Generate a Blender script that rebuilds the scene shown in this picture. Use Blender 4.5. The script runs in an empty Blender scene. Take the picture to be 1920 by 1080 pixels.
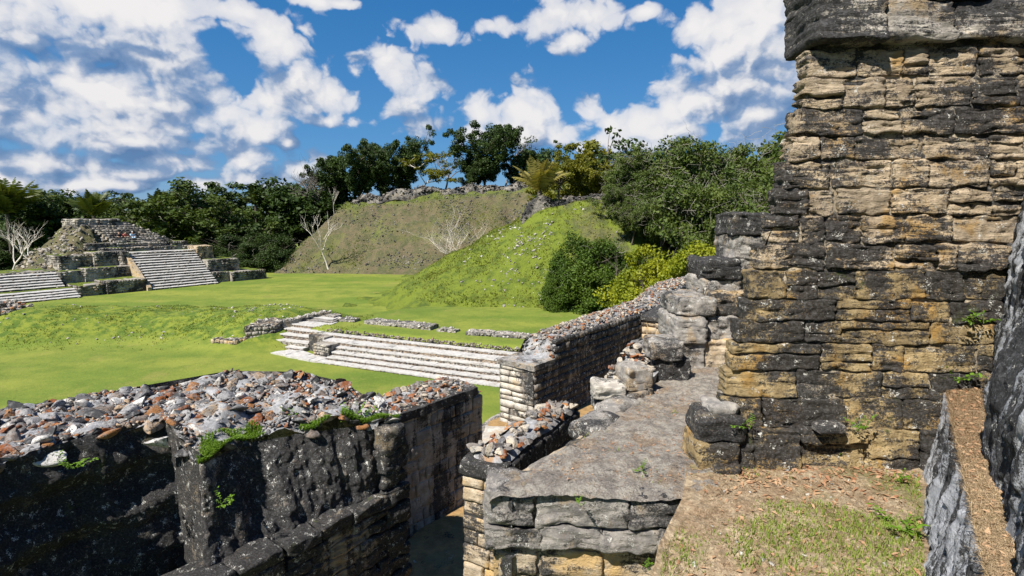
import bpy, bmesh, math, random
import numpy as np
from mathutils import Vector, Matrix
random.seed(7); RNG = np.random.default_rng(11)
SC = bpy.context.scene
COL = SC.collection
R = math.radians

# ---------------------------------------------------------------- camera, light, exposure
PITCH = 7.05; EYE = 8.0; FPX = 1013.0
cam = bpy.data.cameras.new('camera'); camo = bpy.data.objects.new('camera', cam); COL.objects.link(camo)
camo.location = (0, 0, EYE); camo.rotation_euler = (R(90 - PITCH), 0, 0)
cam.sensor_width = 36; cam.lens = 36 * FPX / 1920; cam.clip_end = 6000; cam.clip_start = 0.05
SC.camera = camo
SC.view_settings.view_transform = 'Standard'; SC.view_settings.look = 'None'
SC.view_settings.gamma = 1; SC.view_settings.use_curve_mapping = False
SC.view_settings.exposure = 0.95
SC.cycles.max_bounces = 6; SC.cycles.transparent_max_bounces = 4
SC.cycles.use_denoising = True

SUN_EL = 50.0; SUN_AZ = 221.0          # azimuth clockwise from +Y (behind the viewer's left shoulder)
sl = bpy.data.lights.new('sun', 'SUN'); slo = bpy.data.objects.new('sun', sl); COL.objects.link(slo)
sl.energy = 5.0; sl.angle = R(0.5); sl.color = (1.0, 0.95, 0.87)
sd = Vector((math.sin(R(SUN_AZ)) * math.cos(R(SUN_EL)), math.cos(R(SUN_AZ)) * math.cos(R(SUN_EL)), math.sin(R(SUN_EL))))
slo.rotation_euler = sd.to_track_quat('Z', 'Y').to_euler()

def ray(u, v):
    a = (u - 960) / FPX; b = (540 - v) / FPX; p = R(PITCH)
    return a, math.cos(p) + b * math.sin(p), -math.sin(p) + b * math.cos(p)
def at_z(u, v, z):                      # where the sight line through a photo pixel meets height z
    d = ray(u, v); t = (z - EYE) / d[2]
    return (d[0] * t, d[1] * t, z)
def at_y(u, v, Y):                      # ... meets depth Y
    d = ray(u, v); t = Y / d[1]
    return (d[0] * t, Y, EYE + d[2] * t)

# ---------------------------------------------------------------- node helper
class NT:
    def __init__(s, tree):
        s.t = tree; s.n = tree.nodes; s.l = tree.links
    def node(s, typ, **kw):
        n = s.n.new(typ)
        for k, v in kw.items(): setattr(n, k, v)
        return n
    def put(s, sock, v):
        if isinstance(v, bpy.types.NodeSocket): s.l.new(v, sock)
        elif v is not None:
            if isinstance(v, (tuple, list)) and sock.type == 'RGBA' and len(v) == 3: v = (*v, 1)
            sock.default_value = v
    def math(s, op, a, b=None, c=None, clamp=False):
        n = s.node('ShaderNodeMath', operation=op, use_clamp=clamp)
        for i, v in enumerate((a, b, c)):
            if v is not None: s.put(n.inputs[i], v)
        return n.outputs[0]
    def vmath(s, op, a, b=None, c=None):
        n = s.node('ShaderNodeVectorMath', operation=op)
        for i, v in enumerate((a, b, c)):
            if v is not None: s.put(n.inputs[i], v)
        return n.outputs['Value'] if op in ('LENGTH', 'DOT_PRODUCT', 'DISTANCE') else n.outputs[0]
    def mix(s, f, a, b, mode='MIX'):
        n = s.node('ShaderNodeMix', data_type='RGBA', blend_type=mode)
        s.put(n.inputs[0], f); s.put(n.inputs[6], a); s.put(n.inputs[7], b)
        return n.outputs[2]
    def step(s, x, a, b, lo=0.0, hi=1.0):
        n = s.node('ShaderNodeMapRange', interpolation_type='SMOOTHSTEP')
        s.put(n.inputs[0], x); n.inputs[1].default_value = a; n.inputs[2].default_value = b
        n.inputs[3].default_value = lo; n.inputs[4].default_value = hi
        return n.outputs[0]
    def noise(s, vec, scale, detail=4, rough=0.55, dist=0.0):
        n = s.node('ShaderNodeTexNoise')
        s.put(n.inputs['Vector'], vec); n.inputs['Scale'].default_value = scale
        n.inputs['Detail'].default_value = detail; n.inputs['Roughness'].default_value = rough
        n.inputs['Distortion'].default_value = dist
        return n.outputs['Fac']
    def voro(s, vec, scale, feature='F1', out='Distance', rnd=1.0):
        n = s.node('ShaderNodeTexVoronoi', feature=feature)
        s.put(n.inputs['Vector'], vec); n.inputs['Scale'].default_value = scale
        n.inputs['Randomness'].default_value = rnd
        return n.outputs[out]
    def scale(s, vec, xyz):
        return s.vmath('MULTIPLY', vec, xyz)
    def ramp(s, f, stops, mode='LINEAR'):
        n = s.node('ShaderNodeValToRGB'); cr = n.color_ramp; cr.interpolation = mode
        while len(cr.elements) < len(stops): cr.elements.new(0.5)
        for e, (p, c) in zip(cr.elements, stops):
            e.position = p; e.color = (*c, 1)
        s.put(n.inputs[0], f)
        return n.outputs[0]

# ---------------------------------------------------------------- world: daylight sky with cumulus
def build_world():
    w = bpy.data.worlds.new('World'); SC.world = w; w.use_nodes = True
    t = w.node_tree; t.nodes.clear(); N = NT(t)
    # cloud cover as a function of direction (azimuth, elevation in radians)
    g = bpy.data.node_groups.new('cloud_cover', 'ShaderNodeTree')
    g.interface.new_socket('V', in_out='INPUT', socket_type='NodeSocketVector')
    for s_ in 'DNB': g.interface.new_socket(s_, in_out='OUTPUT', socket_type='NodeSocketFloat')
    G = NT(g); gi = G.node('NodeGroupInput'); go = G.node('NodeGroupOutput'); V = gi.outputs[0]
    blobs = [  # photo position and radius of each cloud mass
        (190, 0, 300, 62), (-150, 40, 300, 90), (430, 20, 90, 30), (-60, 150, 80, 60), (-20, 215, 50, 45),
        (140, 150, 90, 45), (270, 110, 110, 55), (340, 100, 60, 60), (220, 185, 150, 70), (110, 200, 100, 55), (330, 200, 110, 60), (60, 215, 60, 40), (230, 240, 180, 34), (405, 185, 60, 55),
        (520, 85, 70, 48), (500, 60, 40, 40), (555, 165, 85, 50), (600, 180, 70, 42), (500, 190, 60, 40), (480, 245, 50, 40), (455, 290, 40, 32),
        (740, 140, 70, 55), (790, 160, 55, 60), (820, 60, 60, 30), (720, 110, 35, 32), (760, 200, 60, 32), (800, 235, 48, 26),
        (920, 50, 46, 22), (1040, 25, 66, 48), (1110, 30, 66, 46), (1070, 75, 40, 26), (1210, 20, 34, 16),
        (975, 200, 44, 52), (1010, 225, 40, 46), (965, 250, 60, 40), (900, 220, 34, 40), (890, 250, 40, 26), (1050, 250, 46, 30),
        (1110, 215, 40, 40), (1145, 235, 36, 34), (1205, 235, 42, 44), (1240, 250, 50, 34), (1140, 270, 80, 26), (1290, 245, 50, 26), (1220, 275, 60, 30),
        (1300, 55, 54, 50), (1370, 60, 90, 52), (1330, 110, 70, 44), (1420, 30, 90, 70), (1390, 150, 90, 58), (1450, 130, 110, 90), (1290, 190, 55, 50), (1330, 200, 70, 44), (1420, 215, 110, 50), (1260, 205, 28, 34),
        (1600, 120, 180, 140), (1800, 60, 200, 90), (1750, 260, 160, 60),
        (590, 2, 50, 12), (640, 8, 30, 10), (540, 268, 20, 12), (500, 345, 44, 22), (560, 320, 46, 30), (600, 300, 30, 22), (450, 340, 60, 16), (610, 228, 30, 14),
        (250, 265, 230, 26), (60, 305, 120, 24), (0, 340, 100, 24), (330, 300, 90, 20), (200, 345, 140, 16), (270, 272, 60, 16), (170, 315, 90, 16), (250, 330, 120, 20), (350, 310, 60, 18), (380, 345, 60, 16), (120, 350, 70, 16), (-200, 260, 180, 60), (-350, 120, 200, 80)]
    acc = None
    for (u, v, ru, rv) in blobs:
        d = Vector(ray(u, v)).normalized(); az = math.atan2(d.x, d.y); el = math.asin(d.z)
        dl = Vector(ray(u + ru, v)).normalized(); du = Vector(ray(u, v - rv)).normalized()
        ra = abs(math.atan2(dl.x, dl.y) - az) * 1.36; rb = abs(math.asin(du.z) - el) * 1.34
        q = G.vmath('MULTIPLY_ADD', V, (1 / ra, 1 / rb, 0), (-az / ra, -el / rb, 0))
        ln = G.vmath('LENGTH', q)
        acc = ln if acc is None else G.math('SMOOTH_MIN', acc, ln, 0.35)
    base = G.math('SUBTRACT', 1.0, acc)
    # general fair-weather cover away from the frame
    sep = G.node('ShaderNodeSeparateXYZ'); G.put(sep.inputs[0], V)
    aaz = G.math('ABSOLUTE', sep.outputs[0])
    amb = G.math('SUBTRACT', G.math('MULTIPLY', G.noise(V, 3.2, 2), 2.6), 1.45)
    far = G.math('MAXIMUM', G.step(aaz, 0.95, 1.3), G.step(sep.outputs[1], 0.5, 0.8))
    amb = G.math('ADD', amb, G.math('MULTIPLY_ADD', far, 3.0, -3.0))
    base = G.math('MAXIMUM', base, amb)
    base = G.math('MAXIMUM', base, -1.0)
    VS = G.scale(V, (1, 1.2, 1))
    n1 = G.noise(VS, 8, 9, 0.60, 0.25)
    wn = G.node('ShaderNodeTexNoise'); G.put(wn.inputs['Vector'], VS); wn.inputs['Scale'].default_value = 16; wn.inputs['Detail'].default_value = 5
    VW = G.vmath('ADD', VS, G.scale(G.vmath('SUBTRACT', wn.outputs['Color'], (0.5, 0.5, 0.5)), (0.09, 0.09, 0.0)))
    p1 = G.voro(VW, 12, 'F1'); p2 = G.voro(VW, 34, 'F1'); p3 = G.voro(VW, 75, 'F1')
    puff = G.math('ADD', G.math('MULTIPLY', G.math('SUBTRACT', 0.42, p1), 1.0), G.math('ADD', G.math('MULTIPLY', G.math('SUBTRACT', 0.42, p2), 0.55), G.math('MULTIPLY', G.math('SUBTRACT', 0.42, p3), 0.2)))
    n = G.math('ADD', G.math('MULTIPLY', G.math('SUBTRACT', n1, 0.5), 1.25), puff)
    G.put(go.inputs[0], G.math('ADD', G.math('MULTIPLY', base, 1.15), n))
    G.put(go.inputs[1], n)
    G.put(go.inputs[2], base)
    tc = N.node('ShaderNodeTexCoord')
    dirv = N.vmath('NORMALIZE', tc.outputs['Generated'])
    sp = N.node('ShaderNodeSeparateXYZ'); N.put(sp.inputs[0], dirv)
    az = N.math('ARCTAN2', sp.outputs[0], sp.outputs[1]); el = N.math('ARCSINE', sp.outputs[2])
    cb = N.node('ShaderNodeCombineXYZ'); N.put(cb.inputs[0], az); N.put(cb.inputs[1], el)
    def cov(off):
        n = N.node('ShaderNodeGroup', node_tree=g); N.put(n.inputs[0], N.vmath('ADD', cb.outputs[0], off)); return n.outputs
    C0 = cov((0, 0, 0)); C1 = cov((-0.010, 0.014, 0)); C2 = cov((-0.02, 0.075, 0)); D0 = C0[0]
    mask = N.step(D0, -0.06, 0.32)
    thin = N.step(D0, 0.0, 1.0)
    lit = N.math('ADD', N.math('MULTIPLY', N.math('SUBTRACT', C0[1], C1[1]), 0.70), 0.56)
    lit = N.math('ADD', lit, N.math('MULTIPLY', N.math('SUBTRACT', C0[2], C2[2]), 0.70))
    lit = N.math('ADD', lit, N.math('MULTIPLY', N.math('SUBTRACT', C0[1], C2[1]), 0.22))
    lit = N.math('MAXIMUM', N.math('MINIMUM', lit, 1.0), 0.0)
    low = N.step(el, 0.03, 0.30, 0.72, 1.0)
    sky = N.node('ShaderNodeTexSky', sky_type='NISHITA'); sky.sun_disc = False
    sky.sun_elevation = R(SUN_EL); sky.sun_rotation = R(SUN_AZ); sky.air_density = 1.0; sky.dust_density = 0.0; sky.ozone_density = 4.0
    hs = N.node('ShaderNodeHueSaturation'); hs.inputs['Saturation'].default_value = 1.2; hs.inputs['Value'].default_value = 0.66
    hs.inputs['Hue'].default_value = 0.487
    N.put(hs.inputs['Color'], sky.outputs[0])
    hz = N.ramp(N.math('MULTIPLY', el, 1.0), [(0.0, (0.13, 0.36, 0.72)), (0.12, (0.075, 0.31, 0.74)), (0.5, (0.006, 0.165, 0.56)), (1.0, (0.01, 0.1, 0.4))])
    skyc = N.mix(0.72, hs.outputs[0], N.vmath('MULTIPLY', hz, (4.6, 4.6, 4.6)))
    ccol = N.ramp(lit, [(0.0, (0.13, 0.235, 0.44)), (0.4, (0.29, 0.40, 0.60)), (0.72, (0.78, 0.80, 0.86)), (1.0, (0.97, 0.95, 0.95))])
    ccol = N.mix(0.25, ccol, N.mix(low, (0.36, 0.48, 0.70), (1, 1, 1)), 'MULTIPLY')
    ccol = N.vmath('MULTIPLY', ccol, (5.2, 5.2, 5.2))
    col = N.mix(N.math('MULTIPLY', mask, N.math('MULTIPLY_ADD', thin, 0.3, 0.7)), skyc, ccol)
    bg = N.node('ShaderNodeBackground'); N.put(bg.inputs[0], col); bg.inputs[1].default_value = 0.09
    out = N.node('ShaderNodeOutputWorld'); t.links.new(bg.outputs[0], out.inputs[0])
    w.cycles.sampling_method = 'MANUAL'; w.cycles.sample_map_resolution = 512
build_world()

# ---------------------------------------------------------------- numpy noise and mesh helpers
def _hash(ix, iy, iz, seed):
    h = (ix.astype(np.int64) * 374761393 + iy.astype(np.int64) * 668265263 + iz.astype(np.int64) * 2147483647 + seed * 974711) & 0xFFFFFFFF
    h = ((h ^ (h >> 13)) * 1274126177) & 0xFFFFFFFF
    h = ((h ^ (h >> 16)) * 2246822519) & 0xFFFFFFFF
    return ((h ^ (h >> 15)) & 0xFFFF) / 32767.5 - 1.0
def vnoise(p, seed=0):
    i = np.floor(p).astype(np.int64); f = p - i; u = f * f * (3 - 2 * f)
    x, y, z = i[:, 0], i[:, 1], i[:, 2]
    def c(a, b, d): return _hash(x + a, y + b, z + d, seed)
    x00 = c(0,0,0) * (1 - u[:,0]) + c(1,0,0) * u[:,0]; x10 = c(0,1,0) * (1 - u[:,0]) + c(1,1,0) * u[:,0]
    x01 = c(0,0,1) * (1 - u[:,0]) + c(1,0,1) * u[:,0]; x11 = c(0,1,1) * (1 - u[:,0]) + c(1,1,1) * u[:,0]
    a = x00 * (1 - u[:,1]) + x10 * u[:,1]; b = x01 * (1 - u[:,1]) + x11 * u[:,1]
    return a * (1 - u[:,2]) + b * u[:,2]
def fbm(p, octv=4, seed=0, gain=0.5, lac=2.03):
    s = np.zeros(len(p)); a = 1.0; q = np.asarray(p, float).copy()
    for k in range(octv):
        s += a * vnoise(q, seed + k * 17); a *= gain; q *= lac
    return s
def disp3(V, freq, amp, seed=0, octv=3, scl=(1, 1, 1)):
    P = V * freq * np.array(scl)
    return V + amp * np.stack([fbm(P, octv, seed + 101 * k) for k in range(3)], 1)

def mk(name, V, Fs, mat=None, smooth=False):
    me = bpy.data.meshes.new(name)
    V = np.asarray(V, float)
    if not isinstance(Fs, (list, tuple)): Fs = [Fs]
    Fs = [np.asarray(f, np.int32) for f in Fs if len(f)]
    me.vertices.add(len(V)); me.vertices.foreach_set('co', V.astype(np.float32).ravel())
    nl = sum(f.size for f in Fs); npoly = sum(len(f) for f in Fs)
    me.loops.add(nl); me.loops.foreach_set('vertex_index', np.concatenate([f.ravel() for f in Fs]))
    me.polygons.add(npoly)
    tot = np.concatenate([np.full(len(f), f.shape[1], np.int32) for f in Fs])
    st = np.zeros(npoly, np.int32); st[1:] = np.cumsum(tot)[:-1]
    me.polygons.foreach_set('loop_start', st); me.polygons.foreach_set('loop_total', tot)
    if smooth: me.polygons.foreach_set('use_smooth', np.ones(npoly, bool))
    me.update(calc_edges=True); me.validate()
    if mat: me.materials.append(mat)
    return me
class Bag:                               # collects pieces into one mesh
    def __init__(s): s.V = []; s.F = {3: [], 4: []}; s.n = 0
    def add(s, V, F):
        if not isinstance(F, (list, tuple)): F = [F]
        s.V.append(np.asarray(V, float))
        for f in F:
            f = np.asarray(f)
            if len(f): s.F[f.shape[1]].append(f + s.n)
        s.n += len(V)
    def get(s):
        return np.concatenate(s.V), [np.concatenate(f) for f in s.F.values() if f]
LOC = {}
def wloc(o): return np.array(LOC.get(o.name, (0, 0, 0)), float)
def props(o, label=None, cat=None, group=None, kind=None):
    if label: o['label'] = label
    if cat: o['category'] = cat
    if group: o['group'] = group
    if kind: o['kind'] = kind
    return o
def link(name, data, loc, parent=None):
    o = bpy.data.objects.new(name, data); COL.objects.link(o)
    loc = np.array(loc, float); LOC[o.name] = loc
    if parent is not None:
        o.parent = parent; o.location = loc - wloc(parent)
    else: o.location = loc
    return o
def thing(name, loc, label, cat, group=None):
    return props(link(name, None, loc), label, cat, group)
def obj(name, V, F, mat, parent=None, smooth=False, origin=None, kind=None):
    V = np.asarray(V, float)
    if origin is None:
        origin = (V.min(0) + V.max(0)) / 2; origin[2] = V[:, 2].min()
    o = link(name, mk(name, V - np.array(origin), F, mat, smooth), origin, parent)
    if kind: o['kind'] = kind
    return o

def grid_faces(nu, nv, off=0):          # (nu x nv vertices), row-major in v
    i = np.arange(nu - 1)[None, :]; j = np.arange(nv - 1)[:, None]
    a = (j * nu + i).ravel() + off
    return np.stack([a, a + 1, a + 1 + nu, a + nu], 1)
def patch(c00, c10, c11, c01, edge):    # bilinear quad patch
    c = [np.array(k, float) for k in (c00, c10, c11, c01)]
    lu = max(np.linalg.norm(c[1] - c[0]), np.linalg.norm(c[2] - c[3])); lv = max(np.linalg.norm(c[3] - c[0]), np.linalg.norm(c[2] - c[1]))
    nu = max(2, int(lu / edge) + 1); nv = max(2, int(lv / edge) + 1)
    u, v = np.meshgrid(np.linspace(0, 1, nu), np.linspace(0, 1, nv)); u = u.ravel()[:, None]; v = v.ravel()[:, None]
    V = c[0] * (1 - u) * (1 - v) + c[1] * u * (1 - v) + c[2] * u * v + c[3] * (1 - u) * v
    return V, grid_faces(nu, nv)
def qprism(top, zb, edge, amp=0.0, freq=2.0, seed=0, batter=0.0, sides=(1, 1, 1, 1)):
    """top: four corners anticlockwise from front-left; walls go down to zb, spreading by batter"""
    b = Bag(); t = [np.array(p, float) for p in top]; cen = sum(t) / 4
    bot = []
    for p in t:
        q = p.copy(); d = (p - cen)[:2]; L = np.linalg.norm(d) or 1
        q[:2] += d / L * batter * (p[2] - zb); q[2] = zb; bot.append(q)
    b.add(*patch(*t, edge))
    for k in range(4):
        if sides[k]: b.add(*patch(bot[k], bot[(k + 1) % 4], t[(k + 1) % 4], t[k], edge))
    V, F = b.get()
    if amp: V = disp3(V, freq, amp, seed)
    return V, F
def box_surface(hx, hy, hz, nx, ny, nz, back=True):
    b = Bag()
    def face(o, u, v, nu, nv): b.add(*_grid(o, u, v, nu, nv))
    def _grid(o, u, v, nu, nv):
        s, t = np.meshgrid(np.linspace(0, 1, nu + 1), np.linspace(0, 1, nv + 1))
        return np.array(o) + s.ravel()[:, None] * np.array(u) + t.ravel()[:, None] * np.array(v), grid_faces(nu + 1, nv + 1)
    X, Y, Z = 2 * hx, 2 * hy, 2 * hz
    face((-hx, -hy, -hz), (X, 0, 0), (0, 0, Z), nx, nz)
    face((-hx, -hy, hz), (X, 0, 0), (0, Y, 0), nx, ny)
    face((-hx, hy, -hz), (X, 0, 0), (0, -Y, 0), nx, ny)
    face((-hx, hy, -hz), (0, -Y, 0), (0, 0, Z), ny, nz)
    face((hx, -hy, -hz), (0, Y, 0), (0, 0, Z), ny, nz)
    if back: face((hx, hy, -hz), (-X, 0, 0), (0, 0, Z), nx, nz)
    V, F = b.get(); F = F[0]
    key = np.round(V / 1e-5).astype(np.int64)
    uq, idx, inv = np.unique(key, axis=0, return_index=True, return_inverse=True)
    return V[idx], inv.ravel()[F]
def block(w, d, h, res=0.03, rnd=0.02, amp=0.01, freq=8.0, strata=0.0, seed=0, back=False, warp=0.0):
    hx, hy, hz = w / 2, d / 2, h / 2
    n = lambda L: max(2, min(40, int(round(L / res))))
    V, F = box_surface(hx, hy, hz, n(w), max(2, n(d) // 2), n(h), back)
    r = min(rnd, hx * .9, hy * .9, hz * .9)
    q = np.clip(V, [-hx + r, -hy + r, -hz + r], [hx - r, hy - r, hz - r])
    nn = V - q; L = np.linalg.norm(nn, axis=1)[:, None]; nn = nn / np.maximum(L, 1e-6)
    P = q + nn * r
    S = np.array([seed * 3.71, seed * 1.93, seed * 7.7]) % 97
    if warp: P = P + warp * np.stack([vnoise(V * (2.2 / max(w, h)) + S, 5 + k) for k in range(3)], 1)
    dsp = amp * fbm(V * freq + S, 4, 3)
    if strata:
        r1 = 1 - np.abs(fbm(V * np.array([freq * .45, freq * .45, freq * 3.2]) + S, 3, 9)) * 1.6
        dsp = dsp + strata * (r1 - 0.5)
    return P + nn * dsp[:, None], F

def ico(sub):
    bm = bmesh.new(); bmesh.ops.create_icosphere(bm, subdivisions=sub, radius=1)
    V = np.array([v.co[:] for v in bm.verts]); F = np.array([[v.index for v in f.verts] for f in bm.faces]); bm.free()
    return V, F
ICO = {k: ico(k) for k in (1, 2, 3, 4)}
def rock(seed, sub=3, flat=0.66, cuts=9):
    rg = np.random.default_rng(seed); V, F = ICO[sub]; V = V.copy()
    for k in range(cuts):
        n = rg.normal(size=3); n /= np.linalg.norm(n); d = rg.uniform(0.22, 0.66)
        s = np.maximum(0, V @ n - d); V -= s[:, None] * n * 0.98
    V /= np.abs(V).max(); V *= np.array([rg.uniform(.95, 1.35), rg.uniform(.75, 1.05), rg.uniform(flat * .75, flat * 1.1)])
    V += (V / np.linalg.norm(V, axis=1)[:, None]) * (0.045 * fbm(V * 2.6 + seed, 4, seed))[:, None]
    return V, F
def rot_rand(rg, tilt=0.5):
    return np.array((Matrix.Rotation(rg.uniform(0, 6.283), 3, 'Z') @ Matrix.Rotation(rg.normal() * tilt, 3, 'X') @ Matrix.Rotation(rg.normal() * tilt, 3, 'Y')))
ROCKS_HI = [rock(100 + i) for i in range(14)]
ROCKS_LO = [rock(300 + i, 1) for i in range(10)]
ROCKS_MID = [rock(500 + i, 2) for i in range(10)]
_rockmesh = {}
def rock_piece(name, parent, loc, size, mat, rg, hi=True, tilt=0.5):
    i = int(rg.integers(14)) if hi else int(rg.integers(10))
    key = (i, hi, mat.name)
    if key not in _rockmesh:
        V, F = ROCKS_HI[i] if hi else ROCKS_MID[i]
        _rockmesh[key] = mk('stone', V, F, mat, False)
    o = link(name, _rockmesh[key], loc, parent)
    o.rotation_euler = (rg.normal() * tilt, rg.normal() * tilt, rg.uniform(0, 6.283)); o.scale = (size,) * 3
    return o
def rock_stuff(bag, pts, sizes, rg, lib=None, tilt=0.5):
    lib = lib or ROCKS_LO
    for p, s in zip(pts, sizes):
        V, F = lib[int(rg.integers(len(lib)))]
        bag.add((V * s) @ rot_rand(rg, tilt).T + np.array(p), F)

def masonry(parent, p0, p1, z0, z1, mat, courses, wmin, wmax, depth=0.12, proud=0.03, res=0.03, rnd=0.02, amp=0.008, freq=9.0,
            strata=0.0, lean=0.0, seed=0, stuff=False, gap=0.012, name='stone', skip=0.0, xl=None, xr=None, warp=0.0, jitter=0.0, split=0.0):
    """courses of separate stones on the face from p0 to p1 (seen from outside: left to right), leaning back by lean per metre of height"""
    rg = np.random.default_rng(seed + 1000)
    p0 = np.array(p0[:2], float); p1 = np.array(p1[:2], float); L = np.linalg.norm(p1 - p0); d = (p1 - p0) / L; nrm = np.array([d[1], -d[0]])
    if isinstance(courses, int):
        e = np.linspace(z0, z1, courses + 1); h = (z1 - z0) / courses
        e[1:-1] += rg.uniform(-.16, .16, courses - 1) * h
    else: e = np.array(courses)
    bag = Bag(); out = []
    M = np.array([[d[0], -nrm[0], 0], [d[1], -nrm[1], 0], [0, 0, 1.0]])
    for c in range(len(e) - 1):
        za, zb = e[c], e[c + 1]; zm = (za + zb) / 2
        a0 = xl(zm) if xl else 0.0; a1 = xr(zm) if xr else L
        x = a0
        while x < a1 - 0.02:
            w = rg.uniform(wmin, wmax)
            if a1 - (x + w) < wmin * 0.7: w = a1 - x
            if rg.random() >= skip:
              bands = [(za, zb)]
              if split and rg.random() < split: zs2 = za + (zb - za) * rg.uniform(.32, .68); bands = [(za, zs2), (zs2, zb)]
              for (za2, zb2) in bands:
                zm = (za2 + zb2) / 2; hh = (zb2 - za2) * (1 + rg.uniform(-jitter, jitter))
                V, F = block(max(w - gap, .02), depth, max(hh - gap, .02), res, rnd * rg.uniform(.7, 1.3), amp, freq, strata, int(rg.integers(1e6)), warp=warp)
                pr = proud * rg.uniform(0.3, 1.25)
                if lean: V[:, 1] += lean * V[:, 2]
                V = V @ M.T
                back = lean * (zm - z0)
                c3 = np.array([*(p0 + d * (x + w / 2) + nrm * (pr - depth / 2 - back)), zm])
                if stuff: bag.add(V + c3, F)
                else: out.append(obj(name, V + c3, F, mat, parent, True, origin=c3))
            x += w
    if stuff and bag.n:
        V, F = bag.get(); o = obj(name + 'work', V, F, mat, parent, True); o['kind'] = 'stuff'; out.append(o)
    return out
def tube(path, radii, sides=6):
    P = np.array(path, float); n = len(P); T = np.gradient(P, axis=0); T /= np.maximum(np.linalg.norm(T, axis=1), 1e-9)[:, None]
    ref = np.array([0.31, 0.2, 0.93]); A = np.cross(T, ref); A /= np.maximum(np.linalg.norm(A, axis=1), 1e-6)[:, None]; B = np.cross(T, A)
    an = np.linspace(0, 2 * np.pi, sides, endpoint=False)
    V = (P[:, None] + np.array(radii)[:, None, None] * (np.cos(an)[None, :, None] * A[:, None] + np.sin(an)[None, :, None] * B[:, None])).reshape(-1, 3)
    j = np.arange(n - 1)[:, None]; i = np.arange(sides)[None, :]
    a = (j * sides + i).ravel(); b2 = (j * sides + (i + 1) % sides).ravel()
    return V, np.stack([a, b2, b2 + sides, a + sides], 1)

# ---------------------------------------------------------------- materials
def new_mat(name):
    m = bpy.data.materials.new(name); m.use_nodes = True; t = m.node_tree; t.nodes.clear(); N = NT(t)
    b = N.node('ShaderNodeBsdfPrincipled'); o = N.node('ShaderNodeOutputMaterial'); t.links.new(b.outputs[0], o.inputs[0])
    b.inputs['Roughness'].default_value = 0.9; b.inputs['Specular IOR Level'].default_value = 0.25
    return m, N, b
def pos(N): return N.node('ShaderNodeNewGeometry').outputs['Position']
def rnd(N):
    a = N.node('ShaderNodeObjectInfo').outputs['Random']; i = N.node('ShaderNodeNewGeometry').outputs['Random Per Island']
    return N.math('FRACT', N.math('MULTIPLY_ADD', a, 7.31, i))
def bump(N, b, h, dist, strength=1.0, prev=None):
    n = N.node('ShaderNodeBump'); n.inputs['Distance'].default_value = dist; n.inputs['Strength'].default_value = strength
    N.put(n.inputs['Height'], h)
    if prev is not None: N.put(n.inputs['Normal'], prev)
    if b is not None: N.put(b.inputs['Normal'], n.outputs[0])
    return n.outputs[0]

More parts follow.
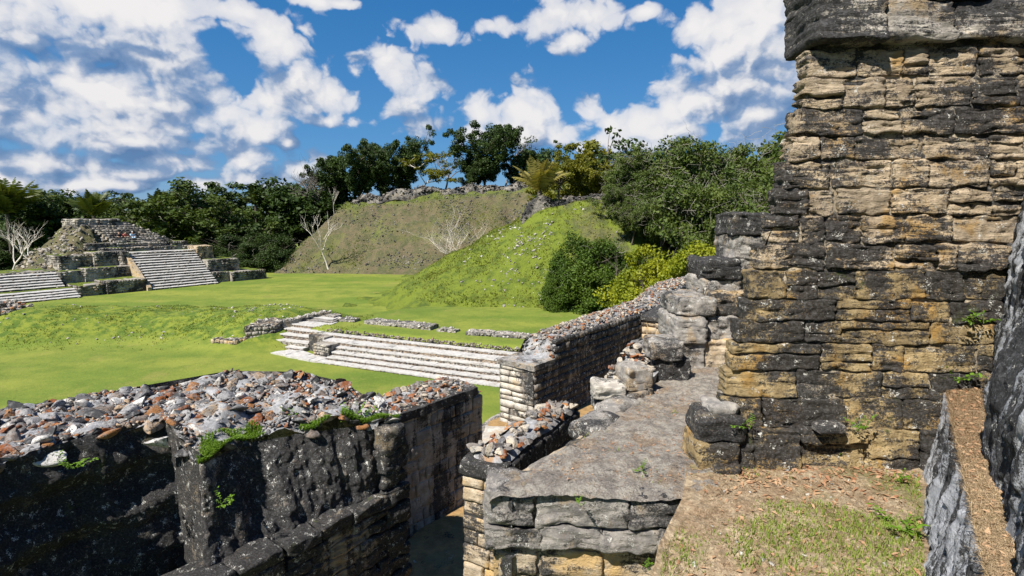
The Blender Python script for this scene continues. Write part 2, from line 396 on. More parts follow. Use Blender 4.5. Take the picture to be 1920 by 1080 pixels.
def stone_mat(name, pale, mid, accent, accent_amt=0.35, black=0.45, k=1.0, strata=1.0, white=0.1, streak=0.0, vary=0.3, green=0.0, bumpd=0.02, blackcol=(0.018, 0.018, 0.019)):
    """weathered limestone: pale/mid mottling, ochre accents, black mould, white lichen, bedding relief; k = feature scale"""
    m, N, b = new_mat(name); P = pos(N)
    big = N.noise(P, 1.7 * k, 4, 0.6); med = N.noise(P, 7 * k, 6, 0.65); fine = N.noise(P, 42 * k, 5, 0.7)
    bed = N.noise(N.scale(P, (2.2 * k, 2.2 * k, 15 * k)), 1.6, 6, 0.68, 0.6)
    c = N.mix(N.step(med, 0.38, 0.64), mid, pale)
    c = N.mix(N.math('MULTIPLY', N.step(N.noise(N.vmath('ADD', P, (31, 7, 3)), 2.6 * k, 5, 0.65), 0.62 - accent_amt * .35, 0.74 - accent_amt * .3), 0.85), c, accent)
    r = rnd(N)
    c = N.mix(vary, c, N.ramp(r, [(0, (0.42, 0.40, 0.38)), (0.35, (0.85, 0.8, 0.74)), (0.7, (1.15, 1.08, 0.95)), (1, (0.7, 0.66, 0.62))]), 'MULTIPLY') if vary else c
    # black mould: large patches broken up by bedding and fine noise
    bm_ = N.math('ADD', N.math('MULTIPLY', big, 0.75), N.math('ADD', N.math('MULTIPLY', bed, 0.55 * strata + 0.12), N.math('MULTIPLY', med, 0.42)))
    bm_ = N.math('ADD', bm_, N.math('ADD', N.math('MULTIPLY', fine, 0.42), N.math('MULTIPLY', N.noise(P, 130 * k, 3, 0.6), 0.25)))
    bm_ = N.math('ADD', bm_, N.math('MULTIPLY', N.math('SUBTRACT', r, 0.5), 0.10 + vary * .11))
    if streak:
        st = N.noise(N.scale(P, (5.5 * k, 5.5 * k, 0.55 * k)), 1.0, 4, 0.6)
        bm_ = N.math('ADD', bm_, N.math('MULTIPLY', N.math('SUBTRACT', st, 0.5), streak))
    mean = 0.5 * (0.75 + 0.55 * strata + 0.12 + 0.42 + 0.67)
    th = mean + (0.5 - black) * 0.72
    c = N.mix(N.math('MULTIPLY', N.step(bm_, th - 0.07, th + 0.06), 0.96), c, N.mix(N.step(N.noise(N.vmath('ADD', P, (3, 8, 1)), 38 * k, 5, 0.75), 0.42, 0.72), tuple(v * .7 for v in blackcol), tuple(v * 4.2 for v in blackcol)))
    if white:
        wn = N.math('ADD', N.math('MULTIPLY', N.noise(N.vmath('ADD', P, (5, 50, 9)), 11 * k, 4, 0.6), 0.6), N.math('MULTIPLY', N.noise(P, 75 * k, 3, 0.6), 0.4))
        c = N.mix(N.step(wn, 0.66 - white * .4, 0.72 - white * .4), c, (0.50, 0.49, 0.45))
    if green:
        gn = N.noise(N.vmath('ADD', P, (15, 3, 19)), 3.1 * k, 5, 0.7)
        c = N.mix(N.step(gn, 0.66 - green * .3, 0.8 - green * .3, 0, 0.8), c, (0.07, 0.085, 0.018))
    N.put(b.inputs['Base Color'], c)
    h = N.math('ADD', N.math('MULTIPLY', bed, 0.9 * strata), N.math('ADD', N.math('MULTIPLY', med, 0.6), N.math('ADD', N.math('MULTIPLY', fine, 0.55), N.math('MULTIPLY', N.noise(P, 150 * k, 3, 0.7), 0.22))))
    crk = N.voro(N.vmath('ADD', P, N.scale(P, (0, 0, 0.8))), 26 * k, 'F1')
    h = N.math('ADD', h, N.math('MULTIPLY', N.step(crk, 0.0, 0.35), 0.16))
    bump(N, b, h, bumpd / k ** .5, 1.0)
    return m

def rubble_mat(name, stops, k=1.0, dark=0.35, bumpd=0.012):
    m, N, b = new_mat(name); P = pos(N); r = rnd(N)
    c = N.ramp(r, stops, 'CONSTANT')
    n1 = N.noise(P, 14 * k, 5, 0.65); n2 = N.noise(N.vmath('ADD', P, (9, 2, 4)), 30 * k, 5, 0.7); f = N.noise(P, 90 * k, 4, 0.7)
    c = N.mix(N.step(n1, 0.46, 0.66, 0, 0.7), c, (0.25, 0.245, 0.24))
    rust = N.step(N.noise(N.vmath('ADD', P, (40, 2, 4)), 9 * k, 5, 0.7), 0.60, 0.72, 0, 0.75)
    c = N.mix(rust, c, (0.22, 0.075, 0.02))
    c = N.mix(N.step(N.math('ADD', N.math('MULTIPLY', n2, 0.6), N.math('MULTIPLY', f, 0.4)), 0.66 - dark * .35, 0.76 - dark * .35, 0, 0.93), c, (0.022, 0.022, 0.024))
    c = N.mix(N.step(f, 0.62, 0.75, 0, 0.5), c, (0.42, 0.40, 0.37))
    N.put(b.inputs['Base Color'], c)
    bump(N, b, N.math('ADD', N.math('MULTIPLY', n2, 0.8), N.math('MULTIPLY', f, 0.5)), bumpd, 1.0)
    return m
RUB = [(0.0, (0.115, 0.11, 0.11)), (0.12, (0.25, 0.245, 0.245)), (0.25, (0.18, 0.058, 0.016)), (0.35, (0.04, 0.04, 0.042)), (0.56, (0.38, 0.355, 0.32)), (0.62, (0.15, 0.12, 0.10)), (0.74, (0.26, 0.12, 0.045)), (0.86, (0.36, 0.26, 0.17)), (0.93, (0.5, 0.48, 0.45))]
RUB_WARM = [(0.0, (0.24, 0.215, 0.185)), (0.16, (0.21, 0.07, 0.02)), (0.28, (0.38, 0.33, 0.26)), (0.42, (0.11, 0.105, 0.105)), (0.60, (0.30, 0.135, 0.045)), (0.70, (0.43, 0.37, 0.29)), (0.80, (0.16, 0.14, 0.125))]
RUB_PALE = [(0.0, (0.36, 0.33, 0.28)), (0.3, (0.28, 0.26, 0.23)), (0.55, (0.45, 0.43, 0.39)), (0.8, (0.2, 0.19, 0.17))]

M = {}
M['tower'] = stone_mat('tower_limestone', (0.57, 0.465, 0.335), (0.34, 0.275, 0.195), (0.37, 0.235, 0.085), 0.26, 0.51, 1.25, 0.9, 0.18, 0, 0.55, bumpd=0.034)
M['tower_low'] = stone_mat('tower_limestone_ochre', (0.47, 0.36, 0.19), (0.26, 0.195, 0.10), (0.36, 0.215, 0.06), 0.34, 0.55, 1.35, 0.45, 0.18, 0, 0.45, green=0.16, bumpd=0.034)
M['tower_dark'] = stone_mat('tower_cornice_stone', (0.52, 0.48, 0.42), (0.24, 0.22, 0.19), (0.36, 0.26, 0.14), 0.3, 0.56, 1.0, 1.0, 0.08, 0, 0.3, bumpd=0.03)
M['mortar'] = stone_mat('lime_mortar', (0.44, 0.37, 0.27), (0.25, 0.21, 0.155), (0.30, 0.2, 0.09), 0.3, 0.55, 1.6, 0.3, 0.08, 0, 0, bumpd=0.02)
M['grey'] = stone_mat('grey_ledge_stone', (0.40, 0.37, 0.33), (0.20, 0.19, 0.18), (0.33, 0.25, 0.16), 0.3, 0.47, 1.8, 0.3, 0.24, 0, 0.2, bumpd=0.026)
M['ledge'] = stone_mat('grey_ledge_face', (0.31, 0.285, 0.255), (0.16, 0.15, 0.142), (0.24, 0.185, 0.12), 0.25, 0.5, 1.8, 0.25, 0.2, 0, 0.12, bumpd=0.026)
M['crest'] = stone_mat('crest_rubble_stone', (0.30, 0.28, 0.25), (0.17, 0.16, 0.145), (0.22, 0.18, 0.12), 0.3, 0.52, 0.5, 0.2, 0.15, 0, 0.4, bumpd=0.05)
M['dark'] = stone_mat('black_mould_stone', (0.30, 0.25, 0.19), (0.14, 0.125, 0.10), (0.22, 0.16, 0.08), 0.3, 0.70, 1.6, 0.35, 0.22, 0.35, 0.3, green=0.12, bumpd=0.03)
M['darkwall'] = stone_mat('mould_streaked_wall', (0.34, 0.30, 0.25), (0.17, 0.15, 0.13), (0.28, 0.2, 0.12), 0.3, 0.64, 1.2, 0.3, 0.22, 0.75, 0.3, green=0.08, bumpd=0.026)
M['streaked'] = stone_mat('grey_streaked_wall', (0.42, 0.38, 0.33), (0.24, 0.215, 0.19), (0.30, 0.23, 0.15), 0.25, 0.46, 1.0, 0.3, 0.14, 0.95, 0.3, bumpd=0.026)
M['tan'] = stone_mat('tan_wall_stone', (0.52, 0.44, 0.33), (0.33, 0.26, 0.18), (0.46, 0.31, 0.13), 0.4, 0.42, 1.2, 0.7, 0.12, 0.2, 0.3, bumpd=0.02)
M['pale'] = stone_mat('pale_block_stone', (0.58, 0.55, 0.49), (0.36, 0.33, 0.29), (0.42, 0.33, 0.22), 0.2, 0.43, 0.8, 0.3, 0.15, 0.45, 0.35, bumpd=0.02)
M['slab'] = stone_mat('stained_stucco', (0.47, 0.48, 0.51), (0.26, 0.27, 0.29), (0.30, 0.30, 0.30), 0.2, 0.44, 1.6, 0.0, 0.2, 1.0, 0.0, bumpd=0.026)
M['temple'] = stone_mat('temple_stone', (0.46, 0.43, 0.38), (0.26, 0.245, 0.22), (0.34, 0.27, 0.18), 0.3, 0.47, 0.35, 0.2, 0.2, 0.25, 0.5, bumpd=0.05)
M['tread'] = stone_mat('plaster_tread', (0.47, 0.46, 0.445), (0.36, 0.35, 0.335), (0.30, 0.27, 0.235), 0.2, 0.26, 0.9, 0.1, 0.2, 0, 0.18, bumpd=0.02)
M['rubble'] = rubble_mat('wall_core_rubble', RUB, 1.0, 0.46)
M['rubble_warm'] = rubble_mat('warm_wall_core_rubble', RUB_WARM, 0.9, 0.42)
M['rubble_pale'] = rubble_mat('pale_rubble', RUB_PALE, 0.3, 0.42, 0.03)
M['riser'] = rubble_mat('riser_rubble', [(0.0, (0.16, 0.12, 0.09)), (0.3, (0.10, 0.09, 0.08)), (0.55, (0.30, 0.22, 0.15)), (0.8, (0.36, 0.33, 0.28))], 0.4, 0.5, 0.03)
M['grout'] = stone_mat('rubble_mortar', (0.34, 0.34, 0.35), (0.20, 0.20, 0.205), (0.30, 0.17, 0.08), 0.25, 0.38, 2.2, 0.2, 0.2, 0, 0, bumpd=0.02)

def grass_mat():
    m, N, b = new_mat('lawn_grass'); P = pos(N)
    big = N.noise(P, 0.11, 4, 0.55); med = N.noise(P, 0.5, 7, 0.68); fine = N.noise(P, 7, 5, 0.8)
    mow = N.noise(N.scale(P, (0.05, 0.32, 1)), 1.0, 3, 0.5)
    c = N.mix(N.step(N.math('ADD', N.math('MULTIPLY', big, 0.6), N.math('MULTIPLY', mow, 0.4)), 0.40, 0.60), (0.098, 0.148, 0.016), (0.185, 0.208, 0.030))
    c = N.mix(N.step(med, 0.44, 0.66, 0, 0.6), c, (0.068, 0.118, 0.011))
    c = N.mix(N.step(N.noise(N.vmath('ADD', P, (70, 20, 0)), 0.28, 6, 0.7), 0.54, 0.70, 0, 0.6), c, (0.215, 0.19, 0.05))
    c = N.mix(N.step(N.noise(P, 2.6, 5, 0.75), 0.48, 0.70, 0, 0.35), c, (0.06, 0.10, 0.012))
    c = N.mix(N.step(fine, 0.45, 0.75, 0, 0.4), c, (0.25, 0.24, 0.05))
    sp = N.node('ShaderNodeSeparateXYZ'); N.put(sp.inputs[0], P)          # rougher unmown grass on the bank
    rough_ = N.math('MULTIPLY', N.step(sp.outputs[2], 0.12, 0.55), N.step(sp.outputs[0], -11.5, -15.0))
    n3 = N.noise(P, 1.6, 6, 0.7); n4 = N.noise(P, 6, 4, 0.7)
    rg_ = N.mix(N.step(n3, 0.40, 0.62), (0.055, 0.098, 0.010), (0.155, 0.185, 0.02))
    rg_ = N.mix(N.step(n4, 0.55, 0.72, 0, 0.7), rg_, (0.23, 0.215, 0.06))
    c = N.mix(rough_, c, rg_)
    N.put(b.inputs['Base Color'], c)
    bump(N, b, N.math('ADD', fine, N.math('MULTIPLY', med, 2.0)), 0.06, 0.8)
    return m
M['grass'] = grass_mat()
def mound_mat(name, brown, y0=None):
    m, N, b = new_mat(name); P = pos(N)
    n1 = N.noise(P, 0.22, 6, 0.68); n2 = N.noise(P, 0.9, 6, 0.7); f = N.noise(P, 5.5, 5, 0.75)
    g = N.mix(N.step(n2, 0.42, 0.66), (0.125, 0.160, 0.016), (0.055, 0.085, 0.011))
    if brown > .5: g = N.mix(N.step(n2, 0.42, 0.66), (0.105, 0.122, 0.026), (0.055, 0.075, 0.018))
    d = N.mix(N.step(n2, 0.40, 0.62), (0.115, 0.088, 0.054), (0.066, 0.070, 0.030))
    d = N.mix(N.step(f, 0.5, 0.72, 0, 0.6), d, (0.20, 0.18, 0.14))
    sp = N.node('ShaderNodeSeparateXYZ'); N.put(sp.inputs[0], P)
    if brown > .5:
        k = N.math('ADD', N.math('MULTIPLY', n1, 0.8), N.math('MULTIPLY', n2, 0.35))
        k = N.math('SUBTRACT', k, N.step(N.math('SUBTRACT', sp.outputs[2], N.math('MULTIPLY', sp.outputs[0], 0.088)), 12.4, 13.9, 0, 0.5))   # turf keeps to the crest
        msk = N.step(k, 0.36, 0.60, 0, 0.93)
    else:
        k = N.math('ADD', N.math('MULTIPLY', n1, 0.55), N.math('MULTIPLY', n2, 0.45))
        k = N.math('ADD', k, N.step(sp.outputs[0], 1.0, 7.0, -0.12, 0.07))
        msk = N.step(k, 0.50, 0.66, 0, 0.8)
    c = N.mix(msk, g, d)
    c = N.mix(N.step(f, 0.52, 0.75, 0, 0.3), c, (0.21, 0.20, 0.06))
    N.put(b.inputs['Base Color'], c)
    bump(N, b, N.math('ADD', f, N.math('MULTIPLY', n2, 2.5)), 0.16, 0.9)
    return m
M['mound_brown'] = mound_mat('scree_and_dry_grass', 1.0)
M['mound_green'] = mound_mat('mound_turf', 0.0)

def terrace_mat():
    m, N, b = new_mat('terrace_soil'); P = pos(N)
    n1 = N.noise(P, 1.9, 5, 0.6); n2 = N.noise(P, 9, 6, 0.7); f = N.noise(N.scale(P, (1, 1, 1)), 60, 5, 0.75); fl = N.voro(N.scale(P, (1, 1, .3)), 55, 'F1', 'Color')
    c = N.mix(N.step(n2, 0.38, 0.66), (0.25, 0.175, 0.105), (0.38, 0.30, 0.20))
    fb = N.node('ShaderNodeRGBToBW'); N.put(fb.inputs[0], fl)
    c = N.mix(0.45, c, fb.outputs[0], 'OVERLAY')
    c = N.mix(N.step(n1, 0.50, 0.64, 0, 0.6), c, (0.12, 0.125, 0.035))
    c = N.mix(N.step(f, 0.56, 0.72, 0, 0.75), c, (0.48, 0.42, 0.32))
    c = N.mix(N.step(f, 0.30, 0.42, 0.8, 0), c, (0.07, 0.05, 0.035))
    N.put(b.inputs['Base Color'], c)
    bump(N, b, N.math('ADD', N.math('MULTIPLY', n2, 1.0), f), 0.02, 1.0)
    return m
M['soil'] = terrace_mat()
def ledgetop_mat():
    m, N, b = new_mat('worn_ledge_top'); P = pos(N)
    n1 = N.noise(P, 3.0, 6, 0.65); n2 = N.noise(N.vmath('ADD', P, (7, 1, 2)), 11, 6, 0.7); f = N.noise(P, 70, 5, 0.75)
    st = N.noise(N.scale(P, (1.0, 2.4, 1)), 16, 5, 0.7)
    c = N.mix(N.step(n2, 0.40, 0.62), (0.24, 0.215, 0.19), (0.45, 0.41, 0.35))
    c = N.mix(N.step(n1, 0.50, 0.64, 0, 0.7), c, (0.29, 0.205, 0.13))
    c = N.mix(N.step(st, 0.54, 0.68, 0, 0.8), c, (0.045, 0.04, 0.038))
    c = N.mix(N.step(N.noise(P, 24, 5, 0.75), 0.52, 0.64, 0, 0.5), c, (0.36, 0.27, 0.185))
    c = N.mix(N.step(f, 0.53, 0.66, 0, 0.85), c, (0.55, 0.51, 0.45))
    c = N.mix(N.step(f, 0.32, 0.42, 0.85, 0), c, (0.05, 0.038, 0.03))
    N.put(b.inputs['Base Color'], c)
    bump(N, b, N.math('ADD', N.math('MULTIPLY', n2, 1.3), N.math('MULTIPLY', f, 1.4)), 0.03, 1.0)
    return m
M['ledgetop'] = ledgetop_mat()
def leaf_mat(name, a, bcol, trans=0.35, rough=0.6):
    m = bpy.data.materials.new(name); m.use_nodes = True; t = m.node_tree; t.nodes.clear(); N = NT(t)
    r = rnd(N)
    big = N.noise(pos(N), 0.45, 3, 0.5)
    c = N.mix(N.math('MULTIPLY_ADD', r, 0.55, N.step(big, 0.35, 0.65, 0, 0.45)), a, bcol)
    p = N.node('ShaderNodeBsdfPrincipled'); N.put(p.inputs['Base Color'], c); p.inputs['Roughness'].default_value = rough; p.inputs['Specular IOR Level'].default_value = 0.25
    tr = N.node('ShaderNodeBsdfTranslucent'); N.put(tr.inputs[0], N.mix(1.0, c, (1.3, 1.2, 0.5), 'MULTIPLY'))
    mx = N.node('ShaderNodeMixShader'); mx.inputs[0].default_value = trans
    t.links.new(p.outputs[0], mx.inputs[1]); t.links.new(tr.outputs[0], mx.inputs[2])
    o = N.node('ShaderNodeOutputMaterial'); t.links.new(mx.outputs[0], o.inputs[0])
    return m
M['leaf_dark'] = leaf_mat('dark_broadleaf', (0.016, 0.034, 0.006), (0.045, 0.075, 0.012), 0.2)
M['leaf_mid'] = leaf_mat('mid_green_broadleaf', (0.03, 0.055, 0.008), (0.075, 0.105, 0.015), 0.25)
M['leaf_yellow'] = leaf_mat('yellow_green_broadleaf', (0.07, 0.095, 0.008), (0.17, 0.155, 0.012), 0.3)
M['leaf_gold'] = leaf_mat('golden_shrub_leaf', (0.11, 0.155, 0.01), (0.29, 0.30, 0.015), 0.35)
M['leaf_vine'] = leaf_mat('vine_leaf', (0.034, 0.064, 0.011), (0.105, 0.135, 0.024), 0.25)
M['leaf_bush'] = leaf_mat('bush_leaf', (0.025, 0.06, 0.006), (0.085, 0.13, 0.012), 0.25)
M['palm'] = leaf_mat('palm_frond', (0.04, 0.065, 0.012), (0.09, 0.105, 0.02), 0.25, 0.45)
M['palm_gold'] = leaf_mat('golden_palm_frond', (0.17, 0.16, 0.04), (0.30, 0.25, 0.08), 0.3, 0.5)
M['weed'] = leaf_mat('weed_leaf', (0.09, 0.19, 0.012), (0.17, 0.28, 0.03), 0.35)
M['blade'] = leaf_mat('grass_blade', (0.12, 0.20, 0.02), (0.30, 0.32, 0.08), 0.3)
M['straw'] = leaf_mat('dry_grass', (0.17, 0.105, 0.055), (0.42, 0.32, 0.20), 0.15)
M['litter'] = leaf_mat('fallen_leaf', (0.22, 0.10, 0.05), (0.48, 0.33, 0.20), 0.1)
M['tuft'] = leaf_mat('tufted_grass', (0.07, 0.115, 0.012), (0.20, 0.20, 0.03), 0.3)
def plain(name, c, var=0.3, k=6, rough=0.8):
    m, N, b = new_mat(name); P = pos(N)
    n = N.noise(P, k, 5, 0.65)
    N.put(b.inputs['Base Color'], N.mix(N.step(n, 0.35, 0.65), tuple(x * (1 - var) for x in c), tuple(min(1, x * (1 + var)) for x in c)))
    b.inputs['Roughness'].default_value = rough
    bump(N, b, n, 0.01, 0.6)
    return m
M['bark'] = plain('dark_bark', (0.09, 0.075, 0.06), 0.4)
M['bark_pale'] = plain('pale_bark', (0.52, 0.47, 0.41), 0.25)
M['twig'] = plain('grey_green_twig', (0.30, 0.28, 0.23), 0.25)
M['bark_grey'] = plain('grey_twigs', (0.16, 0.14, 0.125), 0.3)
M['floor'] = stone_mat('passage_floor_plaster', (0.36, 0.22, 0.09), (0.22, 0.14, 0.06), (0.22, 0.18, 0.09), 0.3, 0.35, 0.8, 0, 0.1, 0, 0, green=0.1)

# ---------------------------------------------------------------- ground and mounds
def sst(x, a, b):
    t = np.clip((x - a) / (b - a), 0, 1); return t * t * (3 - 2 * t)
ST0 = np.array([-10.84, 29.91]); STC = np.array([0.915, -0.4035]); STN = np.array([0.4035, 0.915])   # plaza stair: front left corner, along, inwards
def ground_h(x, y):
    P = np.stack([x, y, 0 * x], 1)
    n = fbm(P * 0.16, 3, 40)
    f = (x - ST0[0]) * STC[0] + (y - ST0[1]) * STC[1]; g = (x - ST0[0]) * STN[0] + (y - ST0[1]) * STN[1]
    plat = 1.18 * sst(g, 3.05, 3.5) * sst(f, -5.6, -3.6) * (1 - sst(y - 0.15 * x, 40, 56))
    plat = plat * (1 - sst(f, 40, 60))
    # earth bank between the two plazas
    yy = y + 0.9 * np.sin(x * 0.35 + 1) + 0.04 * (x + 25)
    bank = (sst(yy, 32.8, 38.6) * (1 - sst(yy, 40.2, 45.5))) * (1.48 + 0.50 * np.exp(-((x + 17.8) / 3.2) ** 2) + 0.34 * np.exp(-((x + 34) / 3.2) ** 2) + 0.12 * n)
    bank = bank * (1 - sst(x + (38 - y) * .35, -15.2, -11.5)) * sst(x, -60, -42)
    bump = 0.05 * fbm(P * 0.9, 3, 41) * np.clip(bank, 0, 1) * 2
    h = np.maximum(plat, bank) + bump + 0.03 * fbm(P * 0.25, 2, 44)
    # the lawn falls away under the near terrace building
    return h
def big_h(x, y):
    P = np.stack([x, y, 0 * x], 1)
    w = 1.1 * fbm(P * 0.10, 3, 50)
    front = (y - 82.6 + 0.06 * (x + 36) + w) * 0.95; left = (x + 37.2 + w + 0.10 * (y - 83)) * 1.12
    top = 11.3 + (x + 26) * 0.088 + 0.4 * fbm(P * 0.3, 3, 52)
    back = (125 - y) * 0.9
    h = np.minimum(np.minimum(front, left), np.minimum(top, back))
    h = np.minimum(h, (60 - x) * 0.8)
    return h + 0.40 * fbm(P * 0.4, 5, 53) - 0.35 * np.abs(fbm(np.stack([x * .35, y * .06, 0 * x], 1), 3, 57))
def grn_h(x, y):
    P = np.stack([x, y, 0 * x], 1)
    dx = x - 8.8; dy = y - 57.0
    r = np.sqrt((dx * np.where(dx > 0, 1.25, 1.0)) ** 2 + (dy * np.where(dy < 0, 1.36, 1.0)) ** 2) + 0.9 * fbm(P * 0.12, 3, 60)
    h = 9.1 * (1 - sst(r, 3.2, 23.5)) * 0.6 + 9.1 * np.clip(1 - (r - 5.8) / 15.5, 0, 1) ** 1.15 * 0.4
    return h + 0.75 + 0.30 * fbm(P * 0.45, 5, 61) - 0.9 * sst(r, 19.5, 25)
def terrain(name, fn, x0, x1, y0, y1, step, mat, label=None):
    xs = np.arange(x0, x1 + step, step); ys = np.arange(y0, y1 + step, step)
    X, Y = np.meshgrid(xs, ys); Z = fn(X.ravel(), Y.ravel())
    V = np.stack([X.ravel(), Y.ravel(), Z], 1); F = grid_faces(len(xs), len(ys))
    zc = Z[F].max(1); F = F[zc > -1.2]
    o = obj(name, V, F, mat, None, True, origin=(0, 0, 0), kind='structure')
    if label: o['label'] = label
    return o
# one ground sheet: fine in the middle, stretched out to the horizon
def axis(lo, hi, step, far):
    c = np.arange(lo, hi + 1e-6, step); e = np.geomspace(2, far, 16)
    return np.concatenate([(lo - e)[::-1], c, hi + e])
xs = axis(-62, 26, 0.4, 2500); ys = axis(12, 84, 0.4, 2500)
X, Y = np.meshgrid(xs, ys); Z = ground_h(X.ravel(), Y.ravel())
obj('ground', np.stack([X.ravel(), Y.ravel(), Z], 1), grid_faces(len(xs), len(ys)), M['grass'], None, True, origin=(0, 0, 0), kind='structure')['label'] = 'bright green mown plaza lawn with a low rubble-strewn bank'
terrain('hill', big_h, -40, 62, 79, 126, 0.5, M['mound_brown'], 'large flat-topped mound of brown scree across the plaza')
terrain('hill', grn_h, -16, 34, 33, 82, 0.4, M['mound_green'], 'steep bright green grassy mound in front of the brown one')
def surf(x, y):
    x = np.asarray(x, float); y = np.asarray(y, float)
    return np.maximum(ground_h(x, y), np.maximum(np.where((x > -40) & (y > 79), big_h(x, y), -9), np.where((x > -16) & (x < 34) & (y > 33) & (y < 82), grn_h(x, y), -9)))
def surf1(x, y): return float(surf(np.array([x]), np.array([y]))[0])

# loose stones lying on the slopes
def scatter(name, label, n, xr, yr, smin, smax, dens, mat, rg, lib=None):
    x = rg.uniform(*xr, n); y = rg.uniform(*yr, n)
    k = rg.random(n) < dens(x, y); x, y = x[k], y[k]; z = surf(x, y)
    s = smin + (smax - smin) * rg.random(len(x)) ** 3
    b = Bag(); rock_stuff(b, np.stack([x, y, z + s * 0.1], 1), s, rg, lib)
    V, F = b.get(); o = obj(name, V, F, mat, None, True, kind='stuff'); o['label'] = label
    return o
def nz(x, y, f, s): return fbm(np.stack([x, y, 0 * x], 1) * f, 3, s)
g1 = np.random.default_rng(5)
scatter('scree', 'loose grey stones scattered over the brown mound', 30000, (-37, 14), (82, 99), 0.05, 0.25,
        lambda x, y: (big_h(x, y) > 0.1) * np.clip(0.16 + 0.5 * nz(x, y, 0.25, 3) + 0.8 * np.exp(-((x + 9.5 - (y - 90) * .25) / 3.4) ** 2) * (y > 87) * (y < 96) + 0.5 * np.exp(-((y - 83.2) / 0.6) ** 2) + 0.75 * np.exp(-((x + 17) / 4) ** 2 - ((y - 84) / 1.1) ** 2), 0.03, 1), M['crest'], g1)
scatter('rubble', 'pale stones showing through the turf of the green mound', 8000, (-5, 14), (36, 56), 0.05, 0.22,
        lambda x, y: (grn_h(x, y) > 0.9) * np.clip(0.02 + 0.65 * np.exp(-((x - 1.2 - (y - 44) * 0.04) / 2.0) ** 2) * (0.6 + nz(x, y, .6, 8)) + 0.22 * nz(x, y, 0.4, 9) + 0.5 * np.exp(-((x - 2) / 2.0) ** 2 - ((y - 49.5) / 1.0) ** 2), 0, 1), M['rubble_pale'], g1)
scatter('rubble', 'white stones lying in the grass of the long bank', 4500, (-38, -11), (34, 42), 0.03, 0.15,
        lambda x, y: np.clip(0.01 + 0.5 * np.maximum(0, nz(x, y, 0.7, 12) - 0.25) + 0.28 * np.exp(-((x + 17.5) / 2.4) ** 2 - ((y - 38.2) / 2.2) ** 2), 0, 1), M['rubble_pale'], g1)
# tufts that break up the turf outline
def tufts(name, label, n, xr, yr, hmin, hmax, dens, mat, rg):
    x = rg.uniform(*xr, n); y = rg.uniform(*yr, n); k = rg.random(n) < dens(x, y); x, y = x[k], y[k]; z = surf(x, y)
    m = len(x) * 3; x = np.repeat(x, 3) + rg.normal(size=m) * .05; y = np.repeat(y, 3) + rg.normal(size=m) * .05; z = np.repeat(z, 3) - 0.02
    h = rg.uniform(hmin, hmax, m); a = rg.uniform(0, 6.28, m); w = h * 0.28; ln = rg.normal(size=(m, 2)) * 0.35 * h[:, None]
    c, s = np.cos(a) * w, np.sin(a) * w
    V = np.empty((m, 3, 3)); V[:, 0] = np.stack([x - c, y - s, z], 1); V[:, 1] = np.stack([x + c, y + s, z], 1); V[:, 2] = np.stack([x + ln[:, 0], y + ln[:, 1], z + h], 1)
    o = obj(name, V.reshape(-1, 3), np.arange(m * 3).reshape(-1, 3), mat, None, False, kind='stuff'); o['label'] = label
tufts('grass', 'tufted grass growing on the green mound', 26000, (-13, 16), (36, 60), 0.05, 0.2, lambda x, y: (grn_h(x, y) > 0.9) * np.clip(.5 + nz(x, y, .4, 4), 0.1, 1), M['tuft'], g1)
tufts('grass', 'tufted grass growing on the long bank', 14000, (-40, -10), (33, 42), 0.03, 0.12, lambda x, y: np.clip(.3 + nz(x, y, .5, 4), 0.05, 1), M['tuft'], g1)
tufts('grass', 'sparse tufts of grass on the brown mound', 14000, (-36, 12), (83, 99), 0.08, 0.28, lambda x, y: (big_h(x, y) > 0.3) * np.clip(.15 + nz(x, y, .2, 4) + (y > 95.5) * .6, 0.02, 1), M['tuft'], g1)

# ---------------------------------------------------------------- stepped temple across the plaza
TO = np.array([-42.07, 62.17]); TF = np.array([math.sin(R(32)), math.cos(R(32))]); TG = np.array([-TF[1], TF[0]])
def T(f, g, z): return np.array([*(TO + TF * f + TG * g), z])
temple = thing('stepped_temple', T(1, 8, 0), 'grey stepped Maya temple with a broad white stair across the plaza', 'temple')
TR = np.random.default_rng(21)
def tier(name, f0, f1, g0, g1, z0, z1, mat='temple', faces='FL', batter=0.06, amp=0.07, courses=None, parent=temple, turf=False):
    ls = np.array([T(f0, g0, z1), T(f1, g0, z1), T(f1, g1, z1), T(f0, g1, z1)])
    V, F = qprism(ls, z0, 0.5, amp, 0.9, int(TR.integers(999)), batter)
    o = obj(name, V, F, M[mat], parent, False)
    n = courses or max(2, int((z1 - z0) / 0.23))
    sets = []
    if 'F' in faces: sets.append((T(f0, g0, 0), T(f1, g0, 0)))
    if 'L' in faces: sets.append((T(f0, g1, 0), T(f0, g0, 0)))
    if 'R' in faces: sets.append((T(f1, g0, 0), T(f1, g1, 0)))
    for a, c in sets:
        masonry(o, a, c, z0, z1, M[mat], n, 0.22, 0.55, 0.2, 0.1, 0.5, 0.03, 0.02, 3.0, seed=int(TR.integers(9999)), stuff=True, gap=0.03, skip=0.12, jitter=0.12)
    if turf:
        m = 60 + int((f1 - f0) * (g1 - g0) * 10); x = TR.uniform(f0, f1, m); y = TR.uniform(g0, g1, m)
        V, F = patch(T(f0 + .12, g0 + .22, z1 - .02), T(f1 - .12, g0 + .22, z1 - .02), T(f1 - .12, g1, z1 + .08), T(f0 + .12, g1, z1 + .08), 0.4)
        obj('turf', disp3(V, 1.2, 0.06, 9), F, M['mound_green'], o, True)
    return o
tier('terrace_wall', -3.9, 0.05, 0.5, 5, -.3, 1.42, faces='FL', turf=True)
tier('terrace_wall', -6.5, -3.9, 0.85, 5, -.3, 1.15, faces='FL', turf=True)
tier('terrace_wall', -4.6, 0.1, 3.9, 8, 1.1, 2.75, faces='FL', turf=True)
